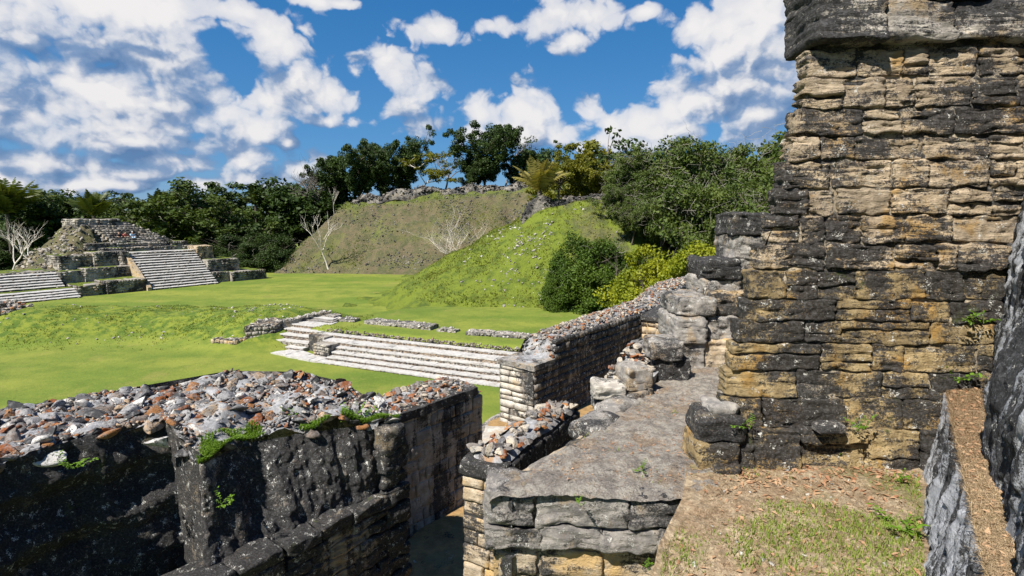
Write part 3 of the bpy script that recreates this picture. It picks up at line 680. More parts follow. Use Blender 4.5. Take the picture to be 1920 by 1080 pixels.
tier('terrace_wall', -6.9, -4.4, 4.3, 7.5, 0.9, 2.5, faces='FL', turf=True)
tier('terrace_wall', -0.6, 0.15, 4.6, 8, 1.2, 4.45, faces='FL')
tier('terrace_wall', -3.0, -0.6, 5.6, 9, 2.4, 4.4, faces='FL', turf=True)
tier('terrace_wall', -6.2, -3.0, 6.1, 10, 2.2, 4.15, faces='FL', turf=True)
tier('terrace_wall', -0.5, 10.0, 5.1, 9.5, 0, 4.22, faces='FR', turf=True)
tier('terrace_wall', 8.3, 10.4, 4.9, 8, 2.5, 4.75, mat='tan', faces='FR')
tier('terrace_wall', 8.3, 12.6, 2.6, 7, 0.8, 2.95, faces='FR', turf=True)
tier('terrace_wall', 8.3, 10.6, 1.7, 5, -.3, 1.35, faces='F', turf=True)
tier('terrace_wall', 10.6, 15.4, 0.9, 5, -.3, 1.3, faces='FR', turf=True)
tier('terrace_wall', -1.6, 9.3, 7.3, 12, 3.6, 4.78, faces='FLR', turf=True)
tier('terrace_wall', -2.6, 8.9, 8.3, 14, 4.2, 5.32, faces='FLR', turf=True)
# main stair: fifteen white treads, rough risers
def stair(f0, f1, g0, z0, z1, n, run, parent, back, tread_t=0.12, over=0.06):
    rise = (z1 - z0) / n
    for k in range(n):
        g = g0 + k * run; zt = z0 + rise * (k + 1)
        V, F = qprism([T(f0, g, zt - tread_t), T(f1, g, zt - tread_t), T(f1, back, zt - tread_t), T(f0, back, zt - tread_t)], zt - rise - .02, 0.45, 0.03, 2.0, k, 0)
        st = obj('step', V, F, M['riser'], parent, False)
        b = Bag(); L = f1 - f0; x = 0.0
        while x < L:
            w = TR.uniform(.2, .5); Vb, Fb = ROCKS_LO[int(TR.integers(10))]
            b.add(Vb * np.array([w * .55, w * .5, rise * .5]) @ rot_rand(TR, .15).T + T(f0 + min(x + w / 2, L - .1), g + .02, zt - tread_t - rise * .42), Fb); x += w
        V, F = b.get(); obj('riser_rubble', V, F, M['riser'], st, True)['kind'] = 'stuff'
        V, F = qprism([T(f0, g - over, zt - .10), T(f1, g - over, zt - .10), T(f1, g + run + .03, zt + .015), T(f0, g + run + .03, zt + .015)], zt - tread_t - .02, 0.3, 0.022, 1.6, k + 50, 0)
        obj('tread', V, F, M['tread'], st, False)
stair(0.25, 8.1, 0, 0, 4.3, 15, 0.37, temple, 6.0)
V, F = qprism([T(-.15, -.1, .35), T(.25, -.1, .35), T(.25, 5.4, 4.4), T(-.15, 5.4, 4.4)], -.1, 0.35, 0.05, 1.5, 3); obj('stair_side', V, F, M['tan'], temple, False)
# lower wing stairs at the left end
wing = obj('wing_terrace', *qprism([T(-24, 1.75, .92), T(-6.6, 1.75, .92), T(-6.6, 9, .95), T(-24, 9, .95)], -.3, 0.6, 0.05, 0.8, 5), M['mound_green'], temple, True)
stair(-24, -6.6, 0.05, 0, 0.9, 4, 0.40, temple, 2.2)
stair(-24, -6.9, 3.0, 0.95, 2.45, 6, 0.36, temple, 6.2)
tier('terrace_wall', -24, -6.9, 5.2, 9, 0.5, 2.62, faces='F', turf=True)
# upper pyramid
def frf(z): return 7.4 - (z - 5.3) * 1.42
nst = 8
for k in range(nst):
    z0 = 5.3 + k * 0.27; z1 = z0 + 0.27; g = 9.0 + k * 0.46; f1 = frf(z1); f0 = 0.5 - k * 0.20
    V, F = qprism([T(f0, g, z1), T(f1, g, z1), T(f1, 17, z1), T(f0, 17, z1)], z0 - .1, 0.4, 0.07, 1.0, k, 0.05)
    st = obj('upper_step', V, F, M['temple'], temple, False)
    masonry(st, T(f0, g, 0), T(f1, g, 0), z0, z1, M['temple'], 1, .25, .7, .25, .1, .5, .03, .02, 3, seed=70 + k, stuff=True, gap=.04, skip=.15)
    # ragged right shoulder
    b = Bag(); pts = [T(f1 + TR.uniform(-.3, .5), TR.uniform(g, 16), z1 - TR.uniform(0, .35)) for _ in range(40)]
    rock_stuff(b, pts, TR.uniform(.12, .34, 40), TR); V, F = b.get(); obj('shoulder_rubble', V, F, M['temple'], st, True)['kind'] = 'stuff'
for k, (fa, fb) in enumerate([(2.0, 3.8), (1.4, 3.3), (3.4, 4.8), (0.5, 2.2)]):
    V, F = qprism([T(fa, 9.5 + k * .46, 5.66 + k * .27), T(fb, 9.5 + k * .46, 5.66 + k * .27), T(fb, 9.9 + k * .46, 5.66 + k * .27), T(fa, 9.9 + k * .46, 5.66 + k * .27)], 5.5 + k * .27, .4, .02, 1, k); obj('tread', V, F, M['tread'], temple)
tier('summit_wall', -1.9, 3.0, 12.9, 17, 7.0, 8.25, faces='FLR', amp=0.12)
tier('summit_wall', 1.4, 4.1, 12.8, 17, 7.0, 7.75, faces='FR', amp=0.14)
# collapsed rubble flank at the left
b = Bag()
xs_, ys_ = np.meshgrid(np.linspace(-8.5, 1.5, 56), np.linspace(5.5, 17, 56)); xs_ = xs_.ravel(); ys_ = ys_.ravel()
zz = np.minimum(1.6 + np.clip(xs_ + 7.4, -1, 9) * 1.02, 7.3); zz = np.minimum(zz, 2.7 + (ys_ - 6.2) * 0.95) + 0.45 * fbm(np.stack([xs_, ys_, 0 * xs_], 1) * .55, 4, 5)
zz = np.minimum(zz, np.where(xs_ > -1.2, 4.4 + (ys_ - 8.4) * .62, 99))
Vm = np.array([T(a, c, d) for a, c, d in zip(xs_, ys_, zz)])
flank = obj('collapsed_flank', Vm, grid_faces(56, 56), M['mound_brown'], temple, True)
k = TR.choice(len(Vm), 900); rock_stuff(b, Vm[k] + TR.normal(size=(900, 3)) * .1, .08 + .36 * TR.random(900) ** 2, TR); V, F = b.get()
obj('flank_rubble', V, F, M['temple'], flank, True)['kind'] = 'stuff'

# stub of a ruined wall at the left edge of the plaza
ruin = thing('ruined_wall', (-36, 38, 0.5), 'rubble-topped ruined wall stub at the left edge of the lawn', 'wall')
V, F = qprism([(-39, 36.2, 1.9), (-35.2, 37.4, 1.7), (-34.9, 39.2, 1.8), (-39, 39.2, 2.5)], 0.3, 0.3, 0.12, 1.2, 3); obj('core', V, F, M['grey'], ruin, False)
masonry(ruin, (-39, 36.2), (-35.2, 37.4), 0.4, 1.75, M['temple'], 5, .25, .55, .2, .08, .4, .04, .02, 3, seed=5, stuff=True, gap=.03)
masonry(ruin, (-35.2, 37.4), (-34.9, 39.2), 0.4, 1.7, M['temple'], 5, .25, .55, .2, .08, .4, .04, .02, 3, seed=6, stuff=True, gap=.03)
b = Bag(); n = 240; px = TR.uniform(-39, -35, n); py = TR.uniform(36.5, 39.2, n); rock_stuff(b, np.stack([px, py, 1.9 + .55 * np.clip((-35.6 - px) / 2.2, 0, 1) + TR.normal(size=n) * .08], 1), TR.uniform(.08, .2, n), TR, ROCKS_MID)
V, F = b.get(); obj('rubble', V, F, M['rubble_warm'], ruin, True)['kind'] = 'stuff'

# rubble wall along the crest of the brown mound, and the dark wall on the green mound
def crest_wall(name, label, pts, h, wdt, mat, n, smin, smax, seed):
    rg = np.random.default_rng(seed); P = np.array(pts, float)
    c = thing(name, (P[0][0], P[0][1], surf1(P[0][0], P[0][1])), label, 'wall')
    t = np.linspace(0, 1, 60); xs = np.interp(t, np.linspace(0, 1, len(P)), P[:, 0]); ys = np.interp(t, np.linspace(0, 1, len(P)), P[:, 1]); hs = np.interp(t, np.linspace(0, 1, len(P)), P[:, 2])
    zs = surf(xs, ys); a = np.linspace(0, np.pi, 9); V = []
    for i in range(60):
        for q in a: V.append((xs[i] - .15 * np.cos(q) * wdt, ys[i] - np.cos(q) * wdt, zs[i] - .4 + (h * hs[i] + .4) * np.sin(q) ** .6))
    obj('core', disp3(np.array(V), 0.9, 0.14, seed), grid_faces(9, 60), mat, c, True)
    b = Bag(); i = rg.integers(0, 60, n); q = rg.uniform(0.1, np.pi - .6, n)
    pp = np.stack([xs[i] + rg.normal(size=n) * .3, ys[i] - np.cos(q) * wdt, zs[i] + h * hs[i] * np.sin(q) ** .6], 1)
    rock_stuff(b, pp, smin + (smax - smin) * rg.random(n) ** 2, rg); V, F = b.get(); obj('rubble', V, F, mat, c, True)['kind'] = 'stuff'
crest_wall('crest_wall', 'long grey rubble wall along the crest of the brown mound', [(-27, 94.6, .4), (-25, 95, 1.2), (-23.3, 95, .45), (-21, 95.3, 1.0), (-16, 95.6, 1.15), (-13, 96, .5), (-9, 96.3, .9), (-5, 96.6, 1.2), (-2.5, 97, .9), (1, 97.2, 1.5), (4, 97.5, 1.3), (8, 97.5, .8)], 1.3, 1.2, M['crest'], 900, .12, .42, 3)
crest_wall('rubble_wall', 'short dark stone wall on top of the green mound', [(1.0, 53.6, .4), (1.5, 53.8, 1.3), (3.0, 54.2, 1.5), (3.8, 54.3, .4), (5.0, 54.4, .3), (5.6, 54.4, .7), (8.0, 54.8, .7), (9.0, 55, .3)], 0.95, 0.45, M['crest'], 260, .08, .26, 4)

# ---------------------------------------------------------------- plaza stair in the middle ground
def S(f, g, z): return np.array([*(ST0 + STC * f + STN * g), z])
pst = thing('plaza_stair', S(5, 1.5, 0), 'wide white-treaded stone stair rising from the near lawn', 'stairs')
SR = np.random.default_rng(31)
def step_part(f0, f1, g0, g1, z0, z1, parent, seed, t=0.07):
    V, F = qprism([S(f0, g0, z1 - t), S(f1, g0, z1 - t), S(f1, g1 + .5, z1 - t), S(f0, g1 + .5, z1 - t)], z0 - .05, 0.25, 0.02, 2.5, seed)
    st = obj('step', V, F, M['riser'], parent, False)
    b = Bag(); x = f0
    while x < f1:
        for row in range(2):
            w = SR.uniform(.10, .28); Vb, Fb = ROCKS_LO[int(SR.integers(10))]
            b.add((Vb * np.array([w * .55, w * .4, (z1 - z0) * .26])) @ rot_rand(SR, .2).T + S(min(x + w / 2, f1), g0 + SR.uniform(-.02, .04), z0 + (z1 - z0) * (.22 + .42 * row)), Fb)
        x += w * .95
    V, F = b.get(); obj('riser_rubble', V, F, M['riser'], st, True)['kind'] = 'stuff'
    x = f0                                # plaster tread in several uneven slabs
    while x < f1:
        w = SR.uniform(1.4, 3.0); e = min(x + w, f1)
        if f1 - e < .8: e = f1
        V, F = qprism([S(x + .006, g0 - .03, z1), S(e - .006, g0 - .03, z1), S(e - .006, g1, z1), S(x + .006, g1, z1)], z1 - t, 0.12, 0.016, 2.2, int(SR.integers(999)))
        obj('tread', V, F, M['tread'], st, False); x = e
for k, (f0, ga, gb, za, zb) in enumerate([(-.3, 0, .52, -.1, .09), (0, .5, .97, .05, .26), (-.05, .95, 1.45, .26, .44), (-.25, 1.42, 1.85, .44, .63), (-1.5, 1.82, 2.62, .63, .84), (-2.6, 2.66, 3.05, .84, 1.02)]):
    step_part(f0, 15.5, ga, gb, za, zb, pst, k)
b = Bag(); n = 620; f = SR.uniform(-2.4, 15.5, n); g = SR.uniform(3.02, 3.35, n); rock_stuff(b, np.array([S(a, c, 1.04 + SR.uniform(0, .18)) for a, c in zip(f, g)]), SR.uniform(.04, .11, n), SR)
V, F = b.get(); obj('edge_rubble', V, F, M['riser'], pst, True)['kind'] = 'stuff'
# buttress where the two flights meet
V, F = qprism([S(-1.45, 1.0, .80), S(-.2, .9, .80), S(-.2, 1.9, .80), S(-1.45, 1.9, .80)], -.1, .2, .05, 2, 3); bt = obj('buttress', V, F, M['temple'], pst, False)
masonry(bt, S(-1.45, 1.0, 0), S(-.2, .9, 0), 0, .80, M['temple'], 5, .14, .32, .1, .05, .2, .02, .01, 4, seed=8, stuff=True)
masonry(bt, S(-1.45, 1.9, 0), S(-1.45, 1.0, 0), 0, .80, M['temple'], 5, .14, .32, .1, .05, .2, .02, .01, 4, seed=9, stuff=True)
V, F = qprism([S(-2.9, 2.1, .98), S(-1.5, 1.86, .98), S(-1.5, 2.9, .98), S(-2.9, 2.9, .98)], -.1, .2, .04, 2, 5); b2 = obj('buttress', V, F, M['temple'], pst, False)
masonry(b2, S(-2.9, 2.9, 0), S(-2.9, 2.1, 0), 0, .98, M['temple'], 6, .14, .32, .1, .04, .2, .02, .01, 4, seed=19, stuff=True)
# recessed flight to the left
for k, (f0, ga, gb, za, zb) in enumerate([(-4.4, 1.6, 2.15, .0, .22), (-6.0, 2.05, 2.6, .22, .46), (-6.1, 2.6, 3.2, .46, .72), (-6.2, 3.15, 3.8, .72, .96), (-6.3, 3.75, 4.5, .96, 1.16)]):
    step_part(f0, -2.92, ga, gb, za, zb, pst, 20 + k)
# flagged landing at its foot
for i, q_ in enumerate([((-4.4, .45), (-3.1, .35), (-2.9, 1.55), (-3.95, 1.5)), ((-3.05, .3), (-1.9, .15), (-1.8, 1.2), (-2.85, 1.5)), ((-1.85, .12), (-.9, .0), (-.85, .95), (-1.75, 1.15)), ((-.85, .0), (-.3, -.02), (-.2, .85), (-.8, .92))]):
    V, F = qprism([S(*p, .10) for p in q_], -.1, .15, .03, 1.5, i); obj('paving_slab', V, F, M['tread'], pst)
# slanting upper steps beyond
for k in range(4):
    z = 1.16 + .09 * k
    q = [S(-6.1 + .3 * k, 4.2 + .5 * k, z), S(-3.2 - .25 * k, 4.4 + .38 * k, z), S(-3.3 - .25 * k, 5.2 + .4 * k, z + .02), S(-5.8 + .3 * k, 5.2 + .5 * k, z + .02)]
    V, F = qprism(q, z - .35, .2, .03, 1.6, 40 + k); st = obj('upper_step', V, F, M['riser'], pst)
    V, F = qprism([p + np.array([0, 0, .05]) for p in q], z - .01, .2, .02, 1.6, 60 + k); obj('tread', V, F, M['grey' if k % 2 else 'tread'], st)
V, F = qprism([S(-6.7, 3.0, 1.34), S(-6.25, 3.0, 1.34), S(-5.0, 6.4, 1.66), S(-5.4, 6.5, 1.66)], .2, .2, .06, 1.6, 9); rim = obj('side_wall', V, F, M['temple'], pst)
b = Bag(); n = 150; t = SR.random(n); rock_stuff(b, np.array([S(-6.5 + 1.3 * a + SR.normal() * .12, 3.0 + 3.4 * a, 1.34 + .32 * a + .04) for a in t]), SR.uniform(.06, .16, n), SR); V, F = b.get(); obj('rubble', V, F, M['rubble_pale'], rim, True)['kind'] = 'stuff'
def small_block(name, label, top, zb, mat, courses, seed, parent=None):
    t = thing(name, (top[0][0], top[0][1], zb), label, 'wall'); V, F = qprism(top, zb, .2, .05, 2, seed); obj('core', V, F, M['mortar'], t)
    for k in (0, 1, 3):
        a, c = top[k], top[(k + 1) % 4]; masonry(t, a, c, zb, min(a[2], c[2]), mat, courses, .16, .42, .12, .05, .12, .03, .015, 4, seed=seed + k, stuff=False, gap=.02)
    for q in range(26):
        u, v = SR.random(2); p = (1 - v) * ((1 - u) * np.array(top[0]) + u * np.array(top[1])) + v * ((1 - u) * np.array(top[3]) + u * np.array(top[2]))
        rock_piece('stone', t, p, SR.uniform(.08, .17), M['rubble_pale'], SR, False)
    return t
small_block('stone_block_wall', 'squared grey wall block at the left end of the wide plaza stair', [(-16.95, 33.7, 1.34), (-15.5, 34.5, 1.26), (-15.0, 35.9, 1.5), (-16.9, 36.0, 1.5)], -.1, M['temple'], 5, 3)
small_block('low_wall', 'low free-standing wall below the bank, left of the squared block', [(-19.1, 33.6, .58), (-17.3, 33.1, .62), (-16.7, 34.0, .62), (-18.5, 34.9, .62)], -.1, M['tan'], 2, 13)
def footing(label, a, c, w, h, n, seed):
    rg = np.random.default_rng(seed); a = np.array(a); c = np.array(c); d = (c - a) / np.linalg.norm(c - a); q = np.array([-d[1], d[0]])
    z = max(surf1(*a), surf1(*c))
    t = thing('wall_footing', (a[0], a[1], z), label, 'ruin', 'low stone footings on the upper lawn')
    V, F = qprism([(*a, z + h), (*c, z + h), (*(c + q * w), z + h), (*(a + q * w), z + h)], z - .3, .15, .06, 2, seed); obj('core', V, F, M['grey'], t)
    for i in range(n):
        u, v = rg.random(), rg.random(); e = rg.random() < .45
        p = a + (c - a) * u + q * w * (0.0 if e else v)
        rock_piece('stone', t, (*p, z + (h * rg.random() if e else h)), rg.uniform(.06, .15), M['rubble_pale'], rg, False)
footing('long low footing of grey stones, middle of the upper lawn', (-9.9, 35.6), (-5.2, 33.5), 1.1, .22, 90, 1)
footing('small square footing of grey stones beside the long one', (-4.7, 33.2), (-3.5, 32.7), .7, .16, 26, 2)
footing('long flat footing running behind the tall rubble wall', (-2.8, 32.1), (1.6, 30.5), .8, .2, 80, 3)
footing('round heap of footing stones behind the slanting steps', (-12.0, 36.4), (-10.7, 36.1), .8, .2, 26, 4)

# ---------------------------------------------------------------- near terrace: ground, ledge, walls
NR = np.random.default_rng(77)
def idw(pts, q, p=2.4):
    P = np.array(pts, float); d = np.linalg.norm(q[:, None, :2] - P[None, :, :2], axis=2) + 1e-3; w = d ** -p
    return (w * P[None, :, 2]).sum(1) / w.sum(1)
AX = np.array([0.6, 0.8]); BX = np.array([-0.8, 0.6])
# passage floor between the walls
poly = np.array([(-2.2, 6.2), (-0.3, 4.2), (1.4, 4.6), (2.6, 6.6), (9.5, 17.5), (7.5, 21.5), (-0.55, 12.55), (-0.8, 9.5)])
c = poly.mean(0); V = [(*c, 3.2)]; F = []
ring = []
for i in range(len(poly)):
    a, b2 = poly[i], poly[(i + 1) % len(poly)]
    for t in np.linspace(0, 1, 8, endpoint=False): ring.append(a + (b2 - a) * t)
for s in np.linspace(.12, 1, 9):
    for p in ring: V.append((*(c + (p - c) * s), 3.2))
nr = len(ring)
T3 = [[0, 1 + i, 1 + (i + 1) % nr] for i in range(nr)]; Q4 = [[1 + k * nr + i, 1 + (k + 1) * nr + i, 1 + (k + 1) * nr + (i + 1) % nr, 1 + k * nr + (i + 1) % nr] for k in range(8) for i in range(nr)]
V = np.array(V); V[:, 2] += .03 * fbm(V * 3, 3, 2)
obj('floor', V, [np.array(T3), np.array(Q4)], M['floor'], None, True, kind='structure')['label'] = 'dull plaster floor of the passage between the walls'
V, F = qprism([(-.75, 10.0, 3.34), (-.15, 10.0, 3.34), (.1, 11.9, 3.34), (-.6, 11.9, 3.34)], 3.0, .12, .02, 3, 5); o = obj('doorway_step', V, F, M['pale'], None); props(o, 'pale stone step in the gap between the two end walls', 'step')
V, F = qprism([(-.78, 12.6, 3.05), (.6, 12.6, 3.05), (8, 23, 3.05), (6, 24, 3.05)], -.2, .6, .1, .7, 6); o = obj('building_platform', V, F, M['grey'], None, kind='structure')
V, F = qprism([(-9, 3, 3.0), (-.8, 9.3, 3.0), (-.85, 12.4, 3.0), (-10, 7, 3.0)], -.2, .8, .1, .7, 7); obj('building_platform', V, F, M['grey'], None, kind='structure')
V, F = qprism([(-3, 3.3, 3.02), (9, 6, 3.02), (12, 19, 3.02), (-.7, 12.5, 3.02)], -.2, .9, .1, .7, 8); obj('building_platform', V, F, M['grey'], None, kind='structure')

# terrace ground beside the tower
nx, ny = 150, 210
xs_, ys_ = np.meshgrid(np.linspace(0, 1, nx), np.linspace(0, 1, ny)); u = xs_.ravel(); v = ys_.ravel()
yy = 0.9 + v * 6.2
xl_ = np.interp(yy, [0.9, 2.3, 2.63, 3.0, 5.78, 7.1], [0.45, 0.62, 0.76, 1.0, 2.1, 2.6]); xx = xl_ + u * (4.6 - xl_)
PP = np.stack([xx, yy, 0 * xx], 1)
zz = 6.385 + 0.012 * fbm(PP * 2.4, 4, 70) + 0.008 * fbm(PP * 14, 3, 71) - 0.20 * (1 - sst(yy, 2.1, 3.0)) * (1 - sst(xx, 0.7, 2.0))
def soil_h(x, y): return 6.385 + 0.012 * fbm(np.array([[x, y, 0]]) * 2.4, 4, 70)[0] - 0.20 * (1 - float(sst(np.array(y), 2.1, 3.0))) * (1 - float(sst(np.array(x), 0.7, 2.0)))
V = np.stack([xx, yy, zz], 1); F = grid_faces(nx, ny)
edge = V[u == 0]; low = edge.copy(); low[:, 2] = 3.0; n0 = len(V)
V = np.concatenate([V, edge, low]); F = np.concatenate([F, np.array([[n0 + i, n0 + i + 1, n0 + ny + i + 1, n0 + ny + i] for i in range(ny - 1)])])
obj('terrace', V, F, M['soil'], None, True, kind='structure')['label'] = 'terrace of bare soil, dry leaves and patchy grass below the tower'

# ledge: worn flat top over two courses of grey blocks
ledge = thing('stone_ledge', (0.6, 3.1, 3.0), 'broad grey stone ledge with a worn flat top beside the grass', 'ledge')
tl = [(-.17, 3.10, 6.40), (1.16, 3.03, 6.39), (2.45, 5.95, 6.41), (1.86, 5.95, 6.41)]
V, F = patch((-.16, 3.075, 6.395), (1.22, 3.02, 6.39), (2.55, 6.0, 6.41), (1.92, 6.0, 6.41), 0.017)
uu = np.linspace(0, 1, 400)
V[:, 2] += 0.020 * fbm(V * 3.2, 4, 80) + 0.015 * fbm(V * 15, 4, 81)
el = (V[:, 0] - np.interp(V[:, 1], [3.075, 6.0], [-.16, 1.92]))
V[:, 0] += 0.08 * fbm(np.stack([V[:, 1] * 2.6, 0 * el, 0 * el], 1), 4, 3) * np.exp(-np.maximum(el, 0) / .3)
V[:, 2] -= 0.10 * np.exp(-np.maximum(el, 0) / .045) + 0.028 * np.exp(-np.maximum(V[:, 1] - 3.05, 0) / .03) + 0.004
obj('worn_top', V, F, M['ledgetop'], ledge, True)
V, F = qprism([(-.12, 3.17, 6.33), (1.12, 3.12, 6.33), (2.45, 5.95, 6.33), (1.93, 5.95, 6.33)], 3.0, .08, .02, 3, 81); obj('core', V, F, M['tan'], ledge, False)
masonry(ledge, (-.17, 3.10), (1.2, 3.03), 6.01, 6.36, M['ledge'], [6.0, 6.15, 6.355], .28, .6, .34, .012, .011, .016, .014, 11, .010, seed=3, gap=.0, warp=.02, lean=.1)
masonry(ledge, (-.10, 3.16), (1.1, 3.12), 5.2, 5.98, M['tan'], 4, .22, .5, .2, .03, .025, .035, .014, 7, .01, seed=5, gap=.008, warp=.02)
masonry(ledge, (1.93, 5.95), (-.12, 3.17), 4.9, 6.34, M['dark'], 7, .22, .5, .16, .03, .05, .03, .012, 6, .01, seed=6, gap=.01)
# boulders along the ledge's far left edge
for i, (p, s, e) in enumerate([((.70, 4.22, 6.33), (.2, .17, .09), 0), ((.92, 4.62, 6.36), (.22, .12, .08), .4), ((1.08, 4.86, 6.38), (.2, .12, .06), .6)]):
    V, F = block(s[0] * 2, s[1] * 2, s[2] * 2, .018, .07, .012, 8, .004, 40 + i, True, .03)
    a = .64 + e * .2; V = V @ np.array(Matrix.Rotation(-a + 1.57, 3, 'Z')).T
    obj('edge_stone', V + np.array(p), F, M['grey'], ledge, True)

# ribbon walls: right face on a line, thickness to the left
def rib_wall(name, label, p0, az, L, thick, zf, zb, n_rock, rmin, rmax, rmat, face_mat, courses, seed, thick1=None, hump=0.08, cover=(0.0, 1.0), grp=None, wr=(.2, .5), limit=300, face_stuff=False, res=.05, endmat=None, edge=.08, end_courses=None, proud=.03):
    rg = np.random.default_rng(seed); d = np.array([math.sin(R(az)), math.cos(R(az))]); q = np.array([-d[1], d[0]]); p0 = np.array(p0, float)
    t = thing(name, (p0[0], p0[1], zb), label, 'wall', grp)
    t1 = thick1 or thick
    th = lambda s: thick + (t1 - thick) * s / L
    nu = int(L / edge) + 2; nv = max(5, int(thick / edge) + 1)
    S_, W_ = np.meshgrid(np.linspace(0, L, nu), np.linspace(0, 1, nv)); s = S_.ravel(); w = W_.ravel()
    def top(s, w): return np.array([zf(a) for a in s]) + hump * np.sin(np.pi * np.clip(w, 0.02, .98)) ** .7
    XY = p0 + d * s[:, None] + q * (w * np.array([th(a) for a in s]))[:, None]
    w2_ = np.clip(w, .05, .95); s2_ = np.clip(s, .05, L - .03); XY = p0 + d * s2_[:, None] + q * (w2_ * np.array([th(a) for a in s]))[:, None]
    V = np.column_stack([XY, top(s, w) - .02 - .07 * ((w < .03) | (w > .97) | (s < .01) | (s > L - .01))]); V = disp3(V, 4, .02, seed); obj('rubble_bed', V, grid_faces(nu, nv), M['grout'], t, True)
    c = [p0, p0 + d * L, p0 + d * L + q * th(L), p0 + q * th(0)]
    # side walls
    b = Bag()
    for k in range(4):
        a, e = c[k], c[(k + 1) % 4]; m = max(2, int(np.linalg.norm(e - a) / (edge * 2)) + 1); h = 14; g = []
        for j in range(h):
            for i in range(m):
                x = a + (e - a) * i / (m - 1); sd_ = float(np.clip((x - p0) @ d, 0, L)); g.append((*x, zb + (zf(sd_) - .02 - zb) * j / (h - 1)))
        b.add(np.array(g), grid_faces(m, h))
    V, F = b.get(); V = disp3(V, 2.5, .03, seed + 5); obj('wall_body', V, F, face_mat, t, False)
    zt0 = zf(0.0); zmax = min(zf(0.0), zf(L * .5), zf(L))
    # right face in courses that follow the uneven top
    e = np.linspace(zb, zmax - .02, courses + 1)
    masonry(t, c[0], c[1], zb, zmax, face_mat, list(e), *wr, .14, proud, res, .02, .012, 6, .006, seed=seed + 1, stuff=face_stuff, gap=.012, jitter=.1)
    masonry(t, c[3], c[0], zb, zt0 - .02, endmat or face_mat, end_courses or courses, wr[0] * .8, wr[1] * .8, .12, proud, res, .018, .008, 8, .006, seed=seed + 2, gap=.01)
    # rubble core showing on top
    ss = rg.uniform(cover[0] * L, cover[1] * L, n_rock); ww = rg.uniform(0.02, .98, n_rock); sz = rmin + (rmax - rmin) * rg.random(n_rock) ** 1.7
    xy = p0 + d * ss[:, None] + q * (ww * np.array([th(a) for a in ss]))[:, None]; z = top(ss, ww)
    order = np.argsort(-sz / (np.linalg.norm(xy, axis=1) + 1)); bag = Bag()
    for r_, i in enumerate(order):
        P_ = (xy[i][0], xy[i][1], z[i] + sz[i] * .12)
        if r_ < limit: rock_piece('rubble_stone', t, P_, sz[i], rmat, rg, True, .45)
        else: rock_stuff(bag, [P_], [sz[i]], rg, ROCKS_LO)
    if bag.n: V, F = bag.get(); obj('small_rubble', V, F, rmat, t, True)['kind'] = 'stuff'
    return t, c, d, q

# tall rubble wall running away at the centre
zl = lambda s: float(np.interp(s, [0, .75, .95, 2.5, 5, 7, 8.2, 9, 13], [4.66, 4.66, 5.04, 5.14, 5.2, 5.25, 5.55, 5.68, 5.66]))
tw, c, d, q = rib_wall('rubble_wall', 'long tall rubble-topped wall running back towards the bushes', (.50, 12.0), 38, 12.6, 1.0, zl, 3.0, 1700, .03, .095, M['rubble_warm'], M['darkwall'], 9, 200, hump=.14, cover=(.06, 1), wr=(.25, .6), limit=280, face_stuff=True, res=.12, endmat=M['pale'], end_courses=11, edge=.16)
# flat cap at its near end and the taller broken face behind it
V, F = qprism([(*(c[3] - d * .06 + q * .04), 4.74), (*(c[0] - d * .06 - q * .05), 4.74), (*(c[0] + d * .8 - q * .05), 4.74), (*(c[3] + d * .8 + q * .04), 4.74)], 4.62, .06, .012, 5, 4); obj('capstone', V, F, M['grey'], tw)
masonry(tw, c[0] + d * .8 - q * .02, c[0] + d * 8 - q * .02, 4.7, 5.2, M['darkwall'], 3, .2, .5, .14, .05, .1, .03, .015, 6, seed=44, stuff=True, jitter=.2)
# buttress with a sloping flat capstone near its far end
bp = c[0] + d * 5.6
V, F = qprism([(*bp, 5.02), (*(bp - q * .75), 5.02), (*(bp + d * 3.0 - q * .75), 5.35), (*(bp + d * 3.0), 5.35)], 3.2, .2, .03, 2, 9); bt = obj('buttress', V, F, M['tan'], tw)
masonry(bt, bp - q * .75, bp + d * 3 - q * .75, 3.4, 5.0, M['tan'], 7, .25, .5, .12, .04, .1, .03, .012, 5, seed=90, stuff=True)
masonry(bt, bp, bp - q * .75, 3.4, 5.0, M['tan'], 7, .2, .4, .12, .04, .1, .03, .012, 5, seed=91, stuff=True)
V, F = qprism([(*(bp - d * .1), 5.12), (*(bp - d * .1 - q * .9), 5.10), (*(bp + d * 3.1 - q * .9), 5.45), (*(bp + d * 3.1), 5.45)], 5.0, .12, .015, 3, 19); V2 = V.copy(); obj('capstone', V, F, M['dark'], bt)

# lower wall left of the gap, with a smooth capping strip
zw = lambda s: float(np.interp(s, [0, 1.0, 1.7, 2.0], [5.10, 5.14, 5.12, 5.02]))
w2, c, d, q = rib_wall('rubble_wall', 'low wall with orange rubble and a smooth cap strip, left of the gap', (-1.78, 7.58), 39, 2.0, .95, zw, 3.1, 330, .03, .085, M['rubble_warm'], M['streaked'], 9, 300, hump=.12, wr=(.12, .34), res=.03, face_stuff=False, limit=299, proud=.02)
V, F = qprism([(*(c[0] - q * .04), 5.17), (*(c[0] + d * 1.85 - q * .04), 5.17), (*(c[0] + d * 1.85 + q * .17), 5.19), (*(c[0] + q * .17), 5.19)], 5.03, .04, .012, 6, 3); obj('cap_strip', V, F, M['dark'], w2)
masonry(w2, c[1], c[2], 3.2, 5.0, M['streaked'], 9, .12, .3, .12, .02, .05, .02, .008, 7, seed=31)

